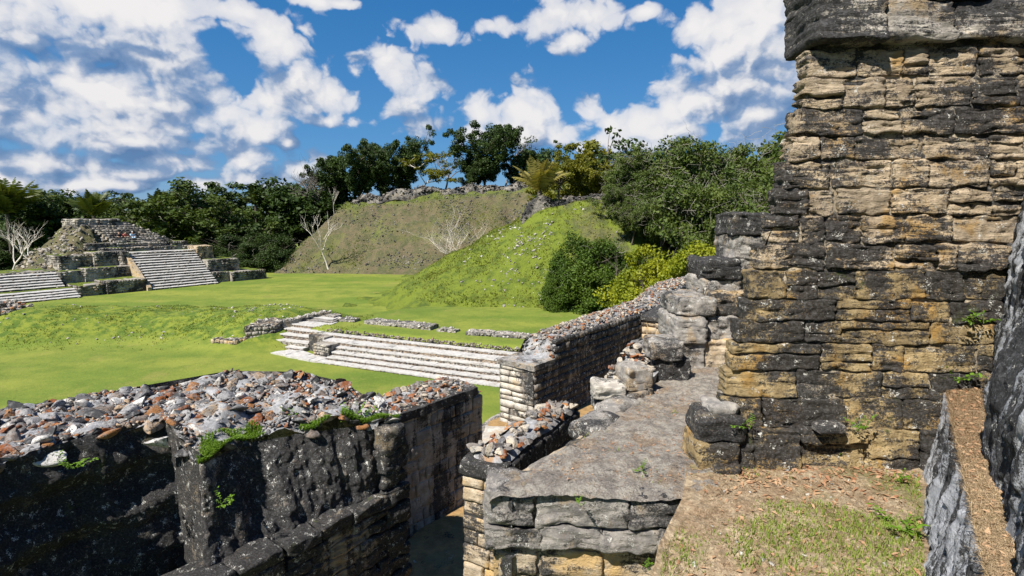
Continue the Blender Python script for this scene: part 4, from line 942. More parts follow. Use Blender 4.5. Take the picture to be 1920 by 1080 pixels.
# short free-standing stub in the passage
zs_ = lambda s: float(np.interp(s, [0, .15, 1.2, 2.0], [5.60, 5.63, 5.66, 5.62]))
w3, c, d, q = rib_wall('wall_stub', 'short narrow wall stub topped with orange and white rubble in the passage', (-.10, 5.02), 29.5, 1.97, .46, zs_, 3.1, 110, .04, .095, M['rubble_warm'], M['dark'], 10, 400, thick1=.36, hump=.07, wr=(.2, .45), res=.025, limit=110, endmat=M['tan'], cover=(.03, .98), end_courses=[3.1, 3.4, 3.7, 4.0, 4.25, 4.5, 4.7, 4.87, 5.02, 5.17, 5.32, 5.45])
V, F = block(.50, .24, .15, .02, .03, .01, 7, .006, 5, True, .01); ang = math.atan2(-q[1], -q[0]); V = V @ np.array(Matrix.Rotation(ang, 3, 'Z')).T
obj('capstone', V + np.array([*(c[0] + q * .23 + d * .07), 5.53]), F, M['dark'], w3, True)

# stepped end of the wall behind the tower
sw = thing('stepped_wall_end', (2.2, 6.0, 6.4), 'stepped grey wall end of stacked stones behind the tower edge', 'wall')
def stone_at(x0, x1, y, dp, z0, z1, mat, seed, rn=.06, wp=.02, parent=sw, res=.017, name='stone', rot=0.0):
    V, F = block(x1 - x0, dp, z1 - z0 + .012, res, rn * .55, .016, 9, .014, seed, True, wp * .7)
    if rot: V = V @ np.array(Matrix.Rotation(rot, 3, 'Z')).T
    return obj(name, V + np.array([(x0 + x1) / 2, y + dp / 2, (z0 + z1) / 2]), F, M[mat], parent, True)
stone_at(1.79, 2.12, 5.78, .55, 6.36, 6.66, 'grey', 1, .05); stone_at(2.12, 2.52, 5.82, .5, 6.36, 6.70, 'tan', 2, .05)
stone_at(1.76, 2.14, 5.74, .7, 6.665, 6.96, 'grey', 3, .10); stone_at(2.15, 2.50, 5.85, .6, 6.70, 6.95, 'grey', 4, .06)
stone_at(1.80, 2.24, 5.80, .8, 6.96, 7.16, 'grey', 5, .09, .03); stone_at(2.20, 2.62, 5.95, .6, 6.95, 7.22, 'tan', 6, .05)
stone_at(2.19, 2.62, 6.12, .7, 7.12, 7.34, 'grey', 7, .05); stone_at(2.20, 2.60, 6.08, .7, 7.33, 7.56, 'dark', 8, .10, .03)
stone_at(2.50, 2.95, 6.2, .6, 6.95, 7.4, 'tan', 9, .04)
stone_at(2.68, 3.2, 6.5, .6, 7.3, 7.56, 'grey', 10, .03); stone_at(2.66, 3.2, 6.5, .6, 7.55, 7.83, 'grey', 11, .03); stone_at(2.64, 3.2, 6.48, .6, 7.83, 8.09, 'dark', 12, .04)
V, F = qprism([(1.95, 6.0, 7.0), (3.0, 6.0, 7.0), (3.2, 7.2, 7.0), (2.3, 7.2, 7.0)], 3, .2, .03, 2, 3); obj('core', V, F, M['mortar'], sw)

# broken wall remnant beside the ledge
bw = thing('broken_wall', (1.2, 5.0, 5.4), 'broken wall remnant with orange rubble at the far left of the ledge', 'wall')
V, F = qprism([(.80, 4.86, 6.44), (1.22, 4.90, 6.44), (1.78, 5.9, 6.55), (1.30, 5.8, 6.55)], 4.5, .06, .03, 4, 5); obj('core', V, F, M['grout'], bw)
stone_at(.76, 1.02, 4.74, .24, 6.26, 6.38, 'pale', 20, .03, .01, bw, name='stone'); stone_at(.74, 1.03, 4.72, .26, 6.39, 6.52, 'pale', 21, .04, .02, bw); stone_at(.77, 1.0, 4.76, .2, 6.08, 6.25, 'tan', 22, .04, .02, bw); stone_at(.79, 1.0, 4.8, .2, 5.85, 6.07, 'tan', 26, .04, .02, bw)
stone_at(1.02, 1.32, 4.86, .26, 6.44, 6.64, 'grey', 23, .07, .03, bw, .018, rot=.3); stone_at(1.05, 1.32, 4.9, .24, 6.33, 6.44, 'grey', 24, .04, .02, bw)
stone_at(1.38, 1.72, 5.25, .4, 6.62, 6.80, 'grey', 25, .07, .02, bw); stone_at(1.42, 1.80, 5.3, .4, 6.38, 6.62, 'dark', 27, .05, .02, bw)
for i in range(95):
    u, v = NR.random(2); p = (1 - v) * ((1 - u) * np.array((.80, 4.90)) + u * np.array((1.18, 4.98))) + v * ((1 - u) * np.array((1.30, 5.8)) + u * np.array((1.72, 5.85)))
    rock_piece('rubble_stone', bw, (*p, 6.46 + .22 * v + NR.uniform(0, .04)), NR.uniform(.03, .075), M['rubble_warm'], NR)

# ---------------------------------------------------------------- broad rubble-topped wall in the left foreground
lw = thing('broad_rubble_wall', (-2.5, 5.2, 4.0), 'massive black-faced wall with a broad rubble top in the foreground', 'wall')
ctrl = [at_z(-180, 930, 6.15), at_z(0, 868, 6.12), at_z(140, 820, 6.12), at_z(310, 785, 6.1), at_z(375, 870, 5.82), at_z(470, 828, 5.8), at_z(580, 810, 5.8), at_z(690, 797, 5.76), at_z(745, 790, 5.74),
        at_z(752, 768, 5.80), at_z(690, 745, 5.95), at_z(640, 715, 6.08), at_z(560, 697, 6.16), at_z(430, 695, 6.18), at_z(200, 735, 6.17), at_z(0, 768, 6.14), at_z(-250, 825, 6.1),
        at_z(420, 760, 6.12), at_z(560, 750, 6.06), at_z(250, 790, 6.1), at_z(480, 790, 5.92), at_z(620, 775, 5.93)]
fr = np.array(ctrl[:9]); bk = np.array([ctrl[16], ctrl[15], ctrl[14], ctrl[13], ctrl[12], ctrl[11], ctrl[10], ctrl[9]])
def resample(P, n):
    L = np.r_[0, np.cumsum(np.linalg.norm(np.diff(P[:, :2], axis=0), axis=1))]; t = np.linspace(0, L[-1], n)
    return np.stack([np.interp(t, L, P[:, k]) for k in range(3)], 1)
NU, NV = 130, 70
A_, B_ = resample(fr, NU), resample(bk, NU)
w = np.linspace(0, 1, NV)[:, None, None]
G_ = (A_[None] * (1 - w) + B_[None] * w).reshape(-1, 3)
G_[:, 2] = idw(ctrl, G_) ; Gt = G_.copy()
G_ = disp3(G_, 5, .03, 5); G_[:, 2] += .03 * fbm(G_ * 9, 3, 7)
obj('rubble_bed', G_, grid_faces(NU, NV), M['grout'], lw, True)
# back slope down to the platform
V, F = [], []
Bk = np.concatenate([B_, B_ + np.array([-.25, .35, -1.4])]); obj('back_face', Bk, np.array([[i, i + 1, NU + i + 1, NU + i] for i in range(NU - 1)]), M['grey'], lw, True)
# stones of the exposed core
n = 1300; uu = NR.random(n); vv = NR.random(n) ** .9
ia = (uu * (NU - 1)).astype(int); P_ = A_[ia] * (1 - vv[:, None]) + B_[ia] * vv[:, None]; P_[:, 2] = idw(ctrl, P_)
nearer = np.clip((5.6 - P_[:, 1]) / 1.5, 0, 1)
sz = .028 + .066 * NR.random(n) ** 2.0 + .014 * nearer
keep = []
order = np.argsort(-sz); bag = Bag()
for r_, i in enumerate(order):
    if all((P_[i][0] - P_[j][0]) ** 2 + (P_[i][1] - P_[j][1]) ** 2 > (.66 * (sz[i] + sz[j])) ** 2 for j in keep):
        keep.append(i)
for r_, i in enumerate(keep):
    p = P_[i] + np.array([0, 0, sz[i] * .04])
    if r_ < 298: rock_piece('rubble_stone', lw, p, sz[i] * 1.3, M['rubble'], NR, True, .35)
    else: rock_stuff(bag, [p], [sz[i] * 1.25], NR, ROCKS_MID)
n2 = 2600; ia = NR.integers(0, NU, n2); v2 = NR.random(n2); p2 = A_[ia] * (1 - v2[:, None]) + B_[ia] * v2[:, None]; p2[:, 2] = idw(ctrl, p2) + .01
rock_stuff(bag, p2, NR.uniform(.012, .04, n2), NR, ROCKS_LO)
V, F = bag.get(); obj('small_rubble', V, F, M['rubble'], lw, True)['kind'] = 'stuff'
# big marker stones at the broken front edge
for (u_, v_, z_, s_, dx) in [(278, 800, 6.06, .15, 0), (300, 830, 5.98, .13, 0), (205, 815, 6.08, .14, 0), (95, 850, 6.05, .13, 0), (555, 785, 5.84, .12, 0), (430, 830, 5.8, .10, 0), (345, 850, 5.86, .12, 0), (700, 790, 5.78, .11, 0)]:
    rock_piece('rubble_stone', lw, at_z(u_, v_, z_), s_, M['rubble'], NR, True, .4)

# face: black mould-stained facing with fluting, a plinth moulding and stones below
def face_sheet(name, top, bot, nv, mat, seed, flute=0.03, lump=.03, prof=None, parent=lw):
    n = len(top); V = []
    for j in range(nv):
        t = j / (nv - 1); V.append(top * (1 - t) + bot * t)
    V = np.concatenate(V); tt = np.repeat(np.linspace(0, 1, nv), n)
    nrm = np.array([.8, -.6, 0]); s = V[:, 0] * .6 + V[:, 1] * .8
    fl = fbm(np.stack([s * 7, V[:, 2] * .5, 0 * s], 1), 3, seed)
    dsp = flute * fl * np.clip(tt * 5, 0, 1) + lump * fbm(V * 3.2, 4, seed + 1) + .015 * fbm(V * 20, 4, seed + 2) + .02 * fbm(V * np.array([9, 9, 4]), 3, seed + 8)
    if prof is not None: dsp = dsp + prof(tt, s)
    V = V + nrm * dsp[:, None]
    return obj(name, V, grid_faces(n, nv), mat, parent, True)
k0 = int(np.argmin(np.linalg.norm(A_ - np.array(ctrl[3]), axis=1))); k1 = int(np.argmin(np.linalg.norm(A_ - np.array(ctrl[4]), axis=1)))
topR = resample(A_[k1 - 1:], 150); e0 = np.array([-2.62, 4.27, 4.92]); e1 = np.array([-1.36, 5.76, 4.88])
botR = e0 + (e1 - e0) * np.linspace(0, 1, 150)[:, None]; botR[:, 2] = 4.62
face_sheet('stained_facing', topR, botR, 90, M['darkwall'], 20, .055, .035)
topL = resample(np.concatenate([[fr[0] + np.array([-.6, -.9, 0])], A_[:k0 + 1]]), 150); botL = topL + np.array([.22, -.16, -1.75])
face_sheet('stained_facing', topL, botL, 110, M['dark'], 30, .02, .06, lambda t, s: .05 * np.exp(-((t - .16) / .05) ** 2) - .06 * np.exp(-((t - .27) / .06) ** 2) + .05 * np.exp(-((t - .42) / .05) ** 2) - .05 * np.exp(-((t - .52) / .04) ** 2))
# return face where the left part steps forward
pa, pb = topL[-1], topR[0]
cx = np.array([topL[-1], topL[-1] * .5 + topR[0] * .5, topR[2] + np.array([0, 0, .1])]); rt = resample(cx, 20); rb = rt + np.array([.12, -.1, 0]); rb[:, 2] = 4.6
face_sheet('broken_return', rt, rb, 60, M['dark'], 35, .0, .07)
# end face of the wall towards the passage
ta, tb = np.array(ctrl[8]), np.array(ctrl[9]) + np.array([-.7, .5, 0]); te = resample(np.array([ta, tb]), 40); be = te.copy(); be[:, 2] = 3.0; be += np.array([.06, -.04, 0])
face_sheet('end_face', te, be, 60, M['darkwall'], 36, .02, .05)
# rough quoins on the corner above the passage
qr = np.random.default_rng(4); zq = 3.1
while zq < 5.62:
    hq = qr.uniform(.14, .26); w_ = qr.uniform(.24, .4)
    V, F = block(w_, .3, hq, .02, .03, .018, 8, .012, int(qr.integers(999)), True, .03); V = V @ np.array(Matrix.Rotation(.85 + qr.normal() * .06, 3, 'Z')).T
    obj('quoin', V + np.array([-1.40 + qr.normal() * .015, 5.86, zq + hq / 2]), F, M['dark'], lw, True); zq += hq
# plinth moulding and the coursed stones under it
pl0, pl1 = np.array([-2.95, 3.78]), np.array([-1.44, 5.72]); L_ = np.linalg.norm(pl1 - pl0)
masonry(lw, pl0 + np.array([.08, -.06]), pl1 + np.array([.08, -.06]), 4.86, 5.0, M['dark'], [4.85, 5.0], .28, .5, .34, .02, .016, .035, .016, 8, .012, seed=61, gap=.005, warp=.02)
masonry(lw, pl0 + np.array([.04, -.03]), pl1 + np.array([.05, -.04]), 3.4, 4.84, M['darkwall'], [3.4, 3.62, 3.84, 4.04, 4.24, 4.42, 4.58, 4.72, 4.845], .18, .45, .22, .02, .016, .018, .014, 9, .02, seed=62, gap=.008, warp=.015)
V, F = qprism([(*pl0, 4.9), (*pl1, 4.9), (*(pl1 + BX * .5), 4.9), (*(pl0 + BX * .5), 4.9)], 3, .12, .03, 3, 3); obj('core', V, F, M['dark'], lw)


# ---------------------------------------------------------------- battered masonry tower at the right
tower = thing('stone_tower', (2.2, 3.7, 6.4), 'tall battered tower wall of weathered ochre limestone blocks', 'tower')
LEAN = 0.135; TY = 3.50; TD = np.array([0.998, -0.055])
def tY(z): return TY + LEAN * (z - 6.4)
sil = [(1340, 850), (1345, 790), (1352, 740), (1370, 640), (1388, 565), (1402, 500), (1425, 430), (1442, 340), (1462, 250), (1478, 160), (1488, 100), (1500, 20), (1508, -60)]
zz_, xx_ = [], []
for (u_, v_) in sil:
    Yv = 3.6
    for _ in range(4):
        p = at_y(u_, v_, Yv); Yv = tY(p[2]) - .055 * (p[0] - 1.3)
    zz_.append(p[2]); xx_.append(p[0])
xx_ = [x + .012 + .105 * max(0.0, (z - 6.6) / 2.6) for x, z in zip(xx_, zz_)]
def txl(z): return float(np.interp(z, zz_, xx_))
def zc(v_):
    Yv = 3.6
    for _ in range(4): p = at_y(1580, v_, Yv); Yv = tY(p[2])
    return p[2]
BASE = np.array([0.0, TY + .055 * 1.3])
p0 = np.array([0.0, TY + 0.055 * 1.3]); p1 = p0 + TD * 5.4
xL = lambda z: (txl(z)) / TD[0]
# body
ZT = 9.9; zs_ = np.linspace(6.2, 9.25, 60); V = []
for z in zs_:
    a = xL(z) + .02
    for t in np.linspace(a, 4.6, 60):
        q2 = p0 + TD * t; V.append((q2[0], q2[1] + LEAN * (z - 6.4), z))
V = np.array(V); V[:, 1] += .012 * fbm(V * 8, 4, 3) + .01 * fbm(V * 2, 2, 9) + .012
body = Bag(); body.add(V, grid_faces(60, 60))
Vs = []
for z in zs_:
    a = p0 + TD * (xL(z) + .02); y0 = a[1] + LEAN * (z - 6.4)
    for t in np.linspace(0, 1, 12): Vs.append((a[0] + (1.2 + .0 * z) * t, y0 + 1.7 * t, z))
body.add(disp3(np.array(Vs), 3, .015, 4), np.flip(grid_faces(12, 60), 1)); V, F = body.get()
obj('mortar_core', V, F, M['mortar'], tower, True)
rows = [862, 795, 742, 692, 640, 600, 560, 506, 456, 404, 355, 303, 258, 207, 150, 97]
zr = [zc(v_) for v_ in rows]; zr[0] = 6.36
TRG = np.random.default_rng(8)
for c_ in range(len(zr) - 1):
    low = c_ < 7; mat = M['tower_low'] if low else M['tower']
    if c_ >= len(zr) - 3: mat = M['tower'] 
    za, zb = zr[c_], zr[c_ + 1]; zm = (za + zb) / 2; pr = .10 if c_ == 0 else (.035 if c_ == 1 else (.018 if low else .020))
    if c_ == 7: pr = .034
    masonry(tower, (p0[0], p0[1] + LEAN * (za - 6.4)), (p1[0], p1[1] + LEAN * (za - 6.4)), za, zb, mat, [za, zb], .14 if not low else .2, .50 if not low else .62,
            .16, pr, .0115, .010, .010 if not low else .011, 12, .017 if not low else .011, lean=LEAN, seed=500 + c_, gap=.013 if not low else .004, xl=lambda z: xL(z) - .012, xr=lambda z: 3.9, warp=.013, split=.25)
# cornice: an overhanging course of long slabs
for c_, (za, zb, pr, wa, wb) in enumerate([(9.175, 9.46, .13, .42, .85), (9.46, 9.75, .11, .4, .8)]):
    masonry(tower, (p0[0], p0[1] + LEAN * (za - 6.4)), (p1[0], p1[1] + LEAN * (za - 6.4)), za, zb, M['tower_dark'], [za, zb], wa, wb, .5, pr, .015, .03, .014, 7, .014, lean=LEAN * 1.6, seed=700 + c_, gap=.006, xl=lambda z: xL(z) - .06, xr=lambda z: 4.2, warp=.02)
V, F = qprism([(txl(9.3) + .03, tY(9.3) + .06, 9.7), (4.3, tY(9.3) - .1, 9.7), (4.3, 6, 9.7), (txl(9.3) + 1.3, 6, 9.7)], 9.2, .1, .02, 3, 3); obj('cornice_core', V, F, M['tower_dark'], tower)
# corner plinth stone that juts out at the foot, and small loose pieces on the base course
for (x0, x1, y, dp, z0, z1, mt, sd_, rn) in [(1.215, 1.50, 3.36, .36, 6.34, 6.56, 'tower_low', 1, .03), (1.23, 1.53, 3.38, .34, 6.55, 6.73, 'dark', 2, .035), (1.32, 1.50, 3.44, .26, 6.72, 6.79, 'grey', 3, .03), (1.28, 1.47, 3.31, .2, 6.33, 6.43, 'tower_low', 4, .03)]:
    V, F = block(x1 - x0, dp, z1 - z0, .013, rn, .016, 8, .008, sd_ + 70, True, .02); obj('plinth_stone', V + np.array([(x0 + x1) / 2, y + dp / 2, (z0 + z1) / 2]), F, M[mt], tower, True)
V, F = block(.17, .12, .05, .008, .025, .006, 12, .004, 9, True, .01); fl = obj('loose_stone', V + np.array(at_y(1556, 800, 3.36)), F, M['grey'], None, True); props(fl, 'flat dark stone lying on the base course of the tower', 'stone')

# ---------------------------------------------------------------- stained sloping balustrade at the far right
NXv = np.array([.80, -.60]); AXv = np.array([.60, .80])
bal = thing('sloping_balustrade', (2.9, 3.4, 6.4), 'black and white stained sloping stucco wall at the right edge', 'wall')
def line(p, q2, n): return np.array(p) + (np.array(q2) - np.array(p)) * np.linspace(0, 1, n)[:, None]
g0 = np.array([2.80, 3.52]); g1 = np.array([1.30, 1.35])          # foot of the lower face: tower end, near end
e0_ = np.array([3.00, 3.58]); e1_ = np.array([1.33, 1.38])
nL = 260
rows_ = []
def pline(P, n):
    P = np.array(P, float); L = np.r_[0, np.cumsum(np.linalg.norm(np.diff(P, axis=0), axis=1))]; t = np.linspace(0, L[-1], n); return np.stack([np.interp(t, L, P[:, k]) for k in range(3)], 1)
foot = pline([(2.84, 3.52, 6.34), (1.90, 2.3, 6.34), (1.18, 1.36, 6.34)], nL); shoulder = pline([(2.93, 3.52, 6.88), (2.14, 2.46, 6.9), (1.78, 1.96, 6.9), (1.49, 1.56, 6.9), (1.33, 1.33, 6.9)], nL)
for t in np.linspace(0, 1, 60): rows_.append(foot * (1 - t) + shoulder * t)
V = np.concatenate(rows_); s = V[:, 0] * .6 + V[:, 1] * .8
dn = .03 * fbm(np.stack([s * 9, V[:, 2] * 1.0, 0 * s], 1), 4, 91) + .016 * fbm(V * 14, 4, 92)
V[:, :2] += -NXv * dn[:, None]; obj('lower_face', V, grid_faces(nL, 60), M['slab'], bal, True)
inner = pline([(3.20, 3.60, 6.9), (2.28, 2.46, 6.92), (1.87, 1.92, 6.92), (1.59, 1.56, 6.92), (1.43, 1.33, 6.92)], nL); rows_ = []
for t in np.linspace(0, 1, 24): rows_.append(shoulder * (1 - t) + inner * t)
V = np.concatenate(rows_); V[:, 2] += .012 * fbm(V * 9, 4, 93) - .02 * np.repeat((1 - np.linspace(0, 1, 24)) ** 6, nL); obj('matted_step', V, grid_faces(nL, 24), M['soil'], bal, True)
STEP = (shoulder, inner)
inner = np.concatenate([inner[:1] + np.array([.36, .48, 0]), inner[:-1]]); rows_ = []; up = inner + np.array([.34, -.25, 2.7])
bulge = lambda t: .05 * np.sin(np.pi * t) 
for t in np.linspace(0, 1, 190): rows_.append(inner * (1 - t) + up * t + np.array([-.8, .6, 0]) * (.03 * min(1, t * 9)))
V = np.concatenate(rows_); s = V[:, 0] * .6 + V[:, 1] * .8
dn = .05 * fbm(np.stack([s * 2.2, V[:, 2] * 1.4, 0 * s], 1), 3, 95) + .020 * fbm(np.stack([s * 9, V[:, 2] * 4, 0 * s], 1), 4, 96) + .010 * fbm(V * 26, 3, 97) - .03 * np.maximum(0, fbm(V * 5.5, 3, 98) - .25)
V[:, :2] += -NXv * dn[:, None]; obj('sloping_face', V, grid_faces(nL, 190), M['slab'], bal, True)
OUT = np.array([.56, -.42, 0]); topl = V[-nL:]; botl = V[:nL].copy(); botl[:, 2] = 6.2
obj('sloping_top', np.concatenate([topl, topl + OUT]), grid_faces(nL, 2), M['slab'], bal, True)
obj('back_face', disp3(np.concatenate([topl + OUT, botl + OUT]), 2, .03, 3), grid_faces(nL, 2), M['slab'], bal, True)
col_ = V.reshape(190, nL, 3)[:, -1]; obj('end_face', np.concatenate([col_, col_ + OUT]), grid_faces(190, 2), M['slab'], bal, True)
e0_ = rows_[0][-1]; f0_, s0_ = foot[-1], shoulder[-1]
obj('step_end', np.array([f0_, s0_, e0_, e0_ + OUT, [*(e0_ + OUT)[:2], 6.2], [*e0_[:2], 6.2]]), [np.array([[0, 1, 2, 5], [5, 2, 3, 4]])], M['slab'], bal, False)

# ---------------------------------------------------------------- trees, palms, shrubs
VR = np.random.default_rng(55)
def leaves(C, rad, per, size, rg, flat=0.5, upbias=.5, aspect=.55, droop=0.0):
    n = len(C) * per; c = np.repeat(np.asarray(C), per, 0); r = np.repeat(np.asarray(rad), per)
    v = rg.normal(size=(n, 3)); v /= np.linalg.norm(v, axis=1)[:, None]; v *= (rg.random(n) ** .45)[:, None]
    v[:, 2] *= flat; P = c + v * r[:, None]
    nr = v * .6 + rg.normal(size=(n, 3)) * .55 + np.array([0, 0, upbias]); nr /= np.linalg.norm(nr, axis=1)[:, None]
    a = np.cross(nr, rg.normal(size=(n, 3))); a /= np.maximum(np.linalg.norm(a, axis=1), 1e-6)[:, None]
    if droop: a[:, 2] -= droop; a /= np.linalg.norm(a, axis=1)[:, None]
    b2 = np.cross(nr, a); s = size * rg.uniform(.55, 1.35, n)[:, None]
    V = np.stack([P - a * s, P + b2 * s * aspect - nr * s * .1, P + a * s, P - b2 * s * aspect - nr * s * .1], 1).reshape(-1, 3)
    return V, np.arange(n * 4).reshape(-1, 4)
def skeleton(rg, h, trunk, spread, nlimb, levels, r0, up=.6, crook=.12, kids=3, short=.72, lean=(0, 0)):
    bag = Bag(); tips = []
    def grow(p, dr, L, r, lv):
        n = 5; path = [p]; d_ = dr.copy()
        for _ in range(n):
            d_ = d_ + rg.normal(size=3) * crook; d_[2] += .04 * up; d_ /= np.linalg.norm(d_); path.append(path[-1] + d_ * L / n)
        rr = np.linspace(r, r * (.62 if lv else .25), n + 1); bag.add(*tube(path, rr, 7 if r > .08 else (5 if r > .03 else 3)))
        if lv == 0: tips.append(path[-1]); return
        for k in range(kids if lv < levels else nlimb):
            a = rg.uniform(0, 6.283); e = np.array([math.cos(a), math.sin(a), 0]); nd = d_ * up + e * spread * rg.uniform(.6, 1.2) + np.array([0, 0, .12]); nd /= np.linalg.norm(nd)
            st = path[-1] if rg.random() < .6 or lv == levels else path[int(rg.integers(2, n + 1))]
            grow(st, nd, L * short * rg.uniform(.75, 1.2), r * .58, lv - 1)
        if lv < levels: tips.append(path[-1])
    grow(np.array([0, 0, -.3]), np.array([lean[0], lean[1], 1.0]), h * trunk, r0, levels)
    return bag.get(), np.array(tips)
KINDS = {}
def kind(name, seed, h, trunk, spread, nl, lv, r0, per, leaf, rad, lmat, bmat, flat=.6, twigs=0, upb=.5, droop=0.0, fill=0, aspect=.55, low=.55, dome=None, **kw):
    rg = np.random.default_rng(seed); (Vw, Fw), tips = skeleton(rg, h, trunk, spread, nl, lv, r0, **kw)
    sc_ = h / max(np.quantile(Vw[:, 2], .995), 1e-3) if not per else (h - rad * flat * .55) / np.quantile(tips[:, 2], .93)
    (Vw, Fw), tips = skeleton(np.random.default_rng(seed), h, trunk, spread, nl, lv, r0 / sc_, **kw)
    Vw = Vw * sc_; tips = tips * sc_
    d_ = {'wood': mk(name + '_trunk', Vw, Fw, M[bmat], True)}
    if per:
        C = tips; 
        if dome:
            nd, rx = dome; v = rg.normal(size=(nd, 3)); v[:, 2] = np.abs(v[:, 2]); v /= np.linalg.norm(v, axis=1)[:, None]; v *= (rg.random(nd) ** .35)[:, None]
            lobe = 1 + .22 * fbm(v * 2.2 + seed, 3, seed)
            C = v * np.array([rx, rx, h - rad * .6]) * lobe[:, None] + np.array([0, 0, rad * .25])
        elif fill:
            lo = tips[:, 2].min(); k = rg.integers(0, len(tips), fill); C = np.concatenate([tips, tips[k] * rg.uniform(low, .95, (fill, 1)) + np.array([0, 0, .1])])
        V, F = leaves(C, rad * rg.uniform(.6, 1.25, len(C)), per, leaf, rg, flat, upb, aspect, droop)
        d_['crown'] = mk(name + '_crown', V, F, M[lmat], False)
    if twigs:
        b = Bag(); k = rg.integers(0, len(tips), twigs)
        for i in k:
            o_ = tips[i] + rg.normal(size=3) * rad * .9 * np.array([1, 1, .6]); q_ = [o_]; dd = rg.normal(size=3); dd[2] = -abs(dd[2]) * .6; dd /= np.linalg.norm(dd)
            for _ in range(6): dd = dd + rg.normal(size=3) * .35; dd /= np.linalg.norm(dd); q_.append(q_[-1] + dd * .3)
            b.add(*tube(q_, np.linspace(.016, .007, 7), 3))
        V, F = b.get(); d_['twigs'] = mk(name + '_twigs', V, F, M['twig'], False)
    KINDS[name] = d_
def plant(kind_, name, label, cat, x, y, s=1.0, rz=0.0, sz=None, group=None, z=None, mats=None):
    z = surf1(x, y) - .1 if z is None else z
    t = thing(name, (x, y, z), label, cat, group); t.rotation_euler[2] = rz; t.scale = (s, s, sz or s)
    for part in ('wood', 'crown', 'twigs'):
        if part in KINDS[kind_]:
            me = KINDS[kind_][part]
            nm = {'wood': 'trunk', 'crown': 'crown', 'twigs': 'twig_tangle'}[part]
            o = bpy.data.objects.new(nm, me); COL.objects.link(o); o.parent = t
            if mats and part == 'crown': o.material_slots[0].link = 'OBJECT'; o.material_slots[0].material = mats
            if part != 'wood': o['kind'] = 'stuff'
    return t
kind('forest_a', 1, 11, .30, .95, 6, 3, .32, 80, .30, 1.35, 'leaf_dark', 'bark', fill=70)
kind('forest_b', 2, 11, .22, 1.15, 7, 3, .35, 80, .28, 1.30, 'leaf_dark', 'bark', fill=50, flat=.5)
kind('forest_c', 3, 11, .26, 1.05, 6, 3, .3, 80, .26, 1.25, 'leaf_mid', 'bark', fill=50, twigs=60)
kind('hill_a', 4, 13, .20, .85, 6, 3, .34, 150, .21, 1.15, 'leaf_dark', 'bark', fill=110, flat=.75, low=.3)
kind('hill_b', 5, 13, .18, .95, 6, 3, .30, 150, .21, 1.15, 'leaf_dark', 'bark', fill=120, flat=.7, low=.3)
kind('airy', 6, 9, .30, 1.0, 4, 3, .2, 60, .22, .85, 'leaf_yellow', 'bark_pale', flat=.55)
kind('olive', 7, 9.5, .25, 1.1, 6, 3, .28, 120, .20, 1.05, 'leaf_yellow', 'bark', fill=30, flat=.55)
kind('vine_a', 8, 11, .16, 1.15, 8, 3, .35, 160, .17, 1.15, 'leaf_vine', 'bark', fill=140, flat=.7, twigs=420, droop=.5)
kind('vine_b', 9, 11, .18, 1.0, 8, 3, .35, 160, .17, 1.15, 'leaf_vine', 'bark', fill=140, flat=.7, twigs=420, droop=.5)
kind('bush', 10, 6, .12, .7, 8, 2, .12, 300, .10, .85, 'leaf_bush', 'bark', flat=.8, twigs=14, upb=.4, dome=(240, 3.6))
kind('gold', 11, 4, .10, .7, 8, 2, .06, 260, .085, .7, 'leaf_gold', 'bark', flat=.75, upb=.4, dome=(130, 2.6))
kind('bare_dark', 12, 11, .28, .62, 4, 5, .22, 0, 0, .2, '', 'bark_grey', kids=3, crook=.16, short=.74)
kind('bare_white', 13, 8, .40, .42, 3, 4, .15, 0, 0, .2, '', 'bark_pale', kids=3, crook=.09, short=.74)
kind('bare_many', 14, 7, .10, .62, 8, 4, .06, 0, 0, .2, '', 'bark_pale', kids=3, crook=.12, short=.85)
kind('sparse', 15, 9, .38, .85, 4, 3, .2, 16, .16, .6, 'leaf_dark', 'bark_grey', kids=4, flat=.5)
def at_top(u, vtop, Y):                   # plan position and height for a tree whose top shows at a photo pixel
    x, _, z = at_y(u, vtop, Y); return x, z
def tree(kind_, name, label, cat, u, vtop, Y, h0, rz=None, group=None, base=None, widen=1.0, mats=None):
    x, zt = at_top(u, vtop, Y); zb = surf1(x, Y) - .1 if base is None else base
    sz = (zt - zb) / h0; return plant(kind_, name, label, cat, x, Y, max(sz, .35) * widen, VR.uniform(0, 6.28) if rz is None else rz, max(sz, .35), group, zb, mats)
FG = 'forest trees behind the plaza'
# forest belt behind the temple
front = [(20, 380, 88, 'forest_b', 'dark broad tree behind the two white bare trees'), (105, 378, 90, 'forest_a', 'dark round tree left of the temple summit'), (178, 395, 96, 'forest_c', 'forest tree between the palm and the temple summit'),
         (260, 378, 98, 'forest_c', 'green spreading tree behind the temple summit'), (335, 382, 97, 'forest_a', 'dark forest tree behind the temple stair'), (410, 368, 96, 'forest_c', 'bushy green tree right of the temple, under the bare crown'),
         (470, 392, 93, 'forest_c', 'low drooping tree between the temple and the brown mound'), (520, 372, 95, 'forest_b', 'dark tree beside the foot of the brown mound'), (575, 352, 101, 'forest_a', 'tall dark tree at the left shoulder of the brown mound'), (640, 355, 108, 'forest_b', 'dark tree behind the left shoulder of the brown mound')]
for (u, v, Y, k_, lab) in front: tree(k_, 'broadleaf_tree', lab, 'tree', u, v, Y, 11, group=FG, widen=1.18, base=0)
